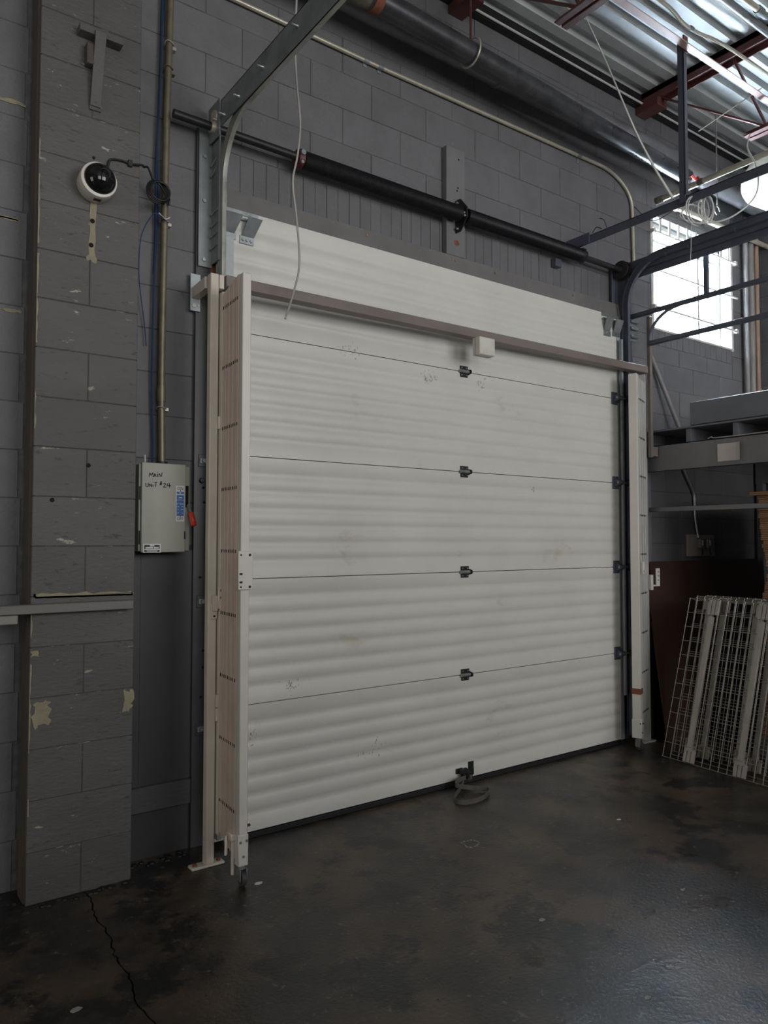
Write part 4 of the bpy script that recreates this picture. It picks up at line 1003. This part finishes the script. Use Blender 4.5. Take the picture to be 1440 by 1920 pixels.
# ------------------------------------------------------------------ wire mesh decks
DW, DH = 1.17, 1.085
def wire_deck(label, ys):
    t = thing('wire_deck', (0, 0, 0), label, 'wire deck', 'wire decks leaning in a pile')
    b = MB(); ny, nz_ = 24, 11
    for i in range(21):
        yy = -DW*i/20; b.tube([(-.004, yy, 0), (-.004, yy, DH)], .0027, 6)
    for i in range(12):
        zz = DH*i/11
        b.tube([(.002, .012, zz), (.002, -DW-.012, zz)], .0027, 6)
    b.tube([(.03, .012, DH+.004), (.03, -DW-.012, DH+.004)], .0031, 6)
    b.tube([(.07, .012, DH+.004), (.07, -DW-.012, DH+.004)], .0031, 6)
    for i in range(21):
        yy = -DW*i/20; b.tube([(-.004, yy, DH+.001), (.075, yy, DH+.001)], .0027, 6)
    tag(b.build('wire_mesh', M['wire'], t), None, None, None, 'stuff')
    for yy in ys:
        b = MB().box(-.028, -.010, yy-.017, yy+.017, .10, DH-.12, .002)
        b.prism([(yy-.022, .075), (yy+.022, .075), (yy+.019, .11), (yy-.019, .11)], 0, -.024, -.008)
        c_ = b.build('support_channel', M['channel'], t)
        for (z0, z1) in ((.005, .085), (DH-.105, DH-.005)):
            P = []
            for q in (-.028, 0, .028): P += [(-.010, yy+q-.0135), (-.019, yy+q-.0105), (-.019, yy+q+.0105), (-.010, yy+q+.0135)]
            P += [(-.006, yy+.0415), (-.006, yy-.0415)]
            MB().prism(P, 2, z0, z1).build('flared_end', M['channel'], c_)
    return t
LABS = ['front galvanised wire mesh deck leaning in the pile at right', 'second wire mesh deck of the leaning pile, just behind the front one',
        'third wire mesh deck of the leaning pile, near the middle', 'fourth wire mesh deck, rearmost of the leaning pile']
for k in range(4):
    dy = (0, -.012, .02, -.02)[k]; sh = .05*k-dy
    o = wire_deck(LABS[k], [q+sh-(.10 if k == 2 else 0) for q in (-.20, -.555, -.92)])
    o.location = (4.487+.082*k, -.448+dy, .007); o.rotation_euler = (0, math.atan2(.315, 1.04)-.012*k, math.radians(-4.5+.6*k))

# ------------------------------------------------------------------ small things on the floor
def ribbon(pts, w, t):
    """upright webbing band along pts (x,y,z of lower edge)"""
    mb = MB(); n = len(pts); vs = []; fs = []
    for i, p in enumerate(pts):
        a = Vector(pts[max(i-1, 0)]); b_ = Vector(pts[min(i+1, n-1)]); tn = (b_-a).normalized(); sd = Vector((-tn.y, tn.x, 0)).normalized()*t/2
        q = Vector(p); up = Vector((0, 0, w))
        vs += [q-sd, q+sd, q+sd+up, q-sd+up]
    for i in range(n-1):
        k = i*4
        for j in range(4): fs.append((k+j, k+(j+1) % 4, k+4+(j+1) % 4, k+4+j))
    fs += [(0, 1, 2, 3), (n*4-1, n*4-2, n*4-3, n*4-4)]
    mb.add(vs, fs, True); return mb
st = thing('pull_strap', (2.95, -.25, 0), 'grey webbing pull strap looped on the floor at the door bottom', 'strap')
loop = bez([(3.005, -.115, .03), (2.96, -.15, .012), (2.86, -.215, .003), (2.80, -.265, .001), (2.775, -.305, .001), (2.80, -.345, .001), (2.87, -.36, .001), (2.95, -.345, .001), (3.01, -.315, .002), (3.045, -.28, .004), (3.03, -.25, .006), (2.97, -.205, .012), (2.90, -.17, .028), (2.93, -.135, .035), (3.01, -.125, .042)], 5)
ribbon(loop, .026, .004).build('webbing', M['strap'], st)
MB().lathe([(0, .02), (.016, .02)], (3.025, -.128, .055), (1, .2, 0), 12).build('knot', M['strap'], st)
def flake(name, x, y, r, m, label, cat, n=7, h=.003):
    pts = [(x+r*random.uniform(.6, 1.1)*math.cos(2*PI*i/n), y+r*.6*random.uniform(.6, 1.1)*math.sin(2*PI*i/n)) for i in range(n)]
    mb = MB(); mb.add([(a, b_, .0006) for a, b_ in pts]+[(a, b_, h*random.uniform(.6, 1.3)) for a, b_ in pts], [tuple(range(n)), tuple(range(2*n-1, n-1, -1))]+[(i, (i+1) % n, n+(i+1) % n, n+i) for i in range(n)])
    return tag(mb.build(name, m, None, (x, y, 0)), label, cat)
flake('paper_scrap', 3.30, -.977, .016, M['label_white'], 'tiny white paper scrap on the open floor at right', 'litter')
sc = flake('paper_scrap', 1.462, -.535, .022, M['label_white'], 'small white torn scrap beside the left gate caster', 'litter')
sc2 = MB()
for i in range(14):
    a = 2*PI*i/14; r_ = .036+random.uniform(-.006, .006)
    sc2.lathe([(0, random.uniform(.004, .010)), (.0015, .004)], (2.471+r_*1.2*math.cos(a), -.755+r_*math.sin(a), .0004), (0, 0, 1), 7)
tag(sc2.build('chalk_ring', M['timber_light'], None, (2.471, -.755, 0)), 'pale chalky ring mark on the floor in front of the door', 'mark')
for i, (x_, y_, r_, lb) in enumerate(((2.20, -1.45, .020, 'small tan flake on the floor in the middle foreground'), (1.55, -1.95, .017, 'pale crumb on the floor near the bottom edge'), (2.86, -1.62, .014, 'pale chip on the floor right of centre'), (2.1, -1.98, .016, 'tan splinter of debris at the lower right of the floor'), (.62, -.98, .022, 'tan flake of debris on the floor left of the crack'))):
    flake('debris_flake', x_, y_, r_, M['timber_light'], lb, 'litter', 6)
# crumbled caulk at the foot of the pier and plinth
cr = MB()
for i in range(46):
    t_ = random.random(); x_ = 1.04+t_*.30 if i % 2 else PX0+t_*(PX1-PX0); y_ = (-.03-random.random()*.06) if i % 2 else (PY-.012-random.random()*.03)
    r_ = random.uniform(.006, .018); cr.lathe([(0, r_), (r_*.35, r_*.8), (r_*.55, r_*.2)], (x_, y_, 0), (0, 0, 1), 6)
tag(cr.build('crumbled_caulk', M['seal'], None, (1.0, -.1, 0)), 'black crumbled caulk along the foot of the pier', 'rubble', None, 'stuff')
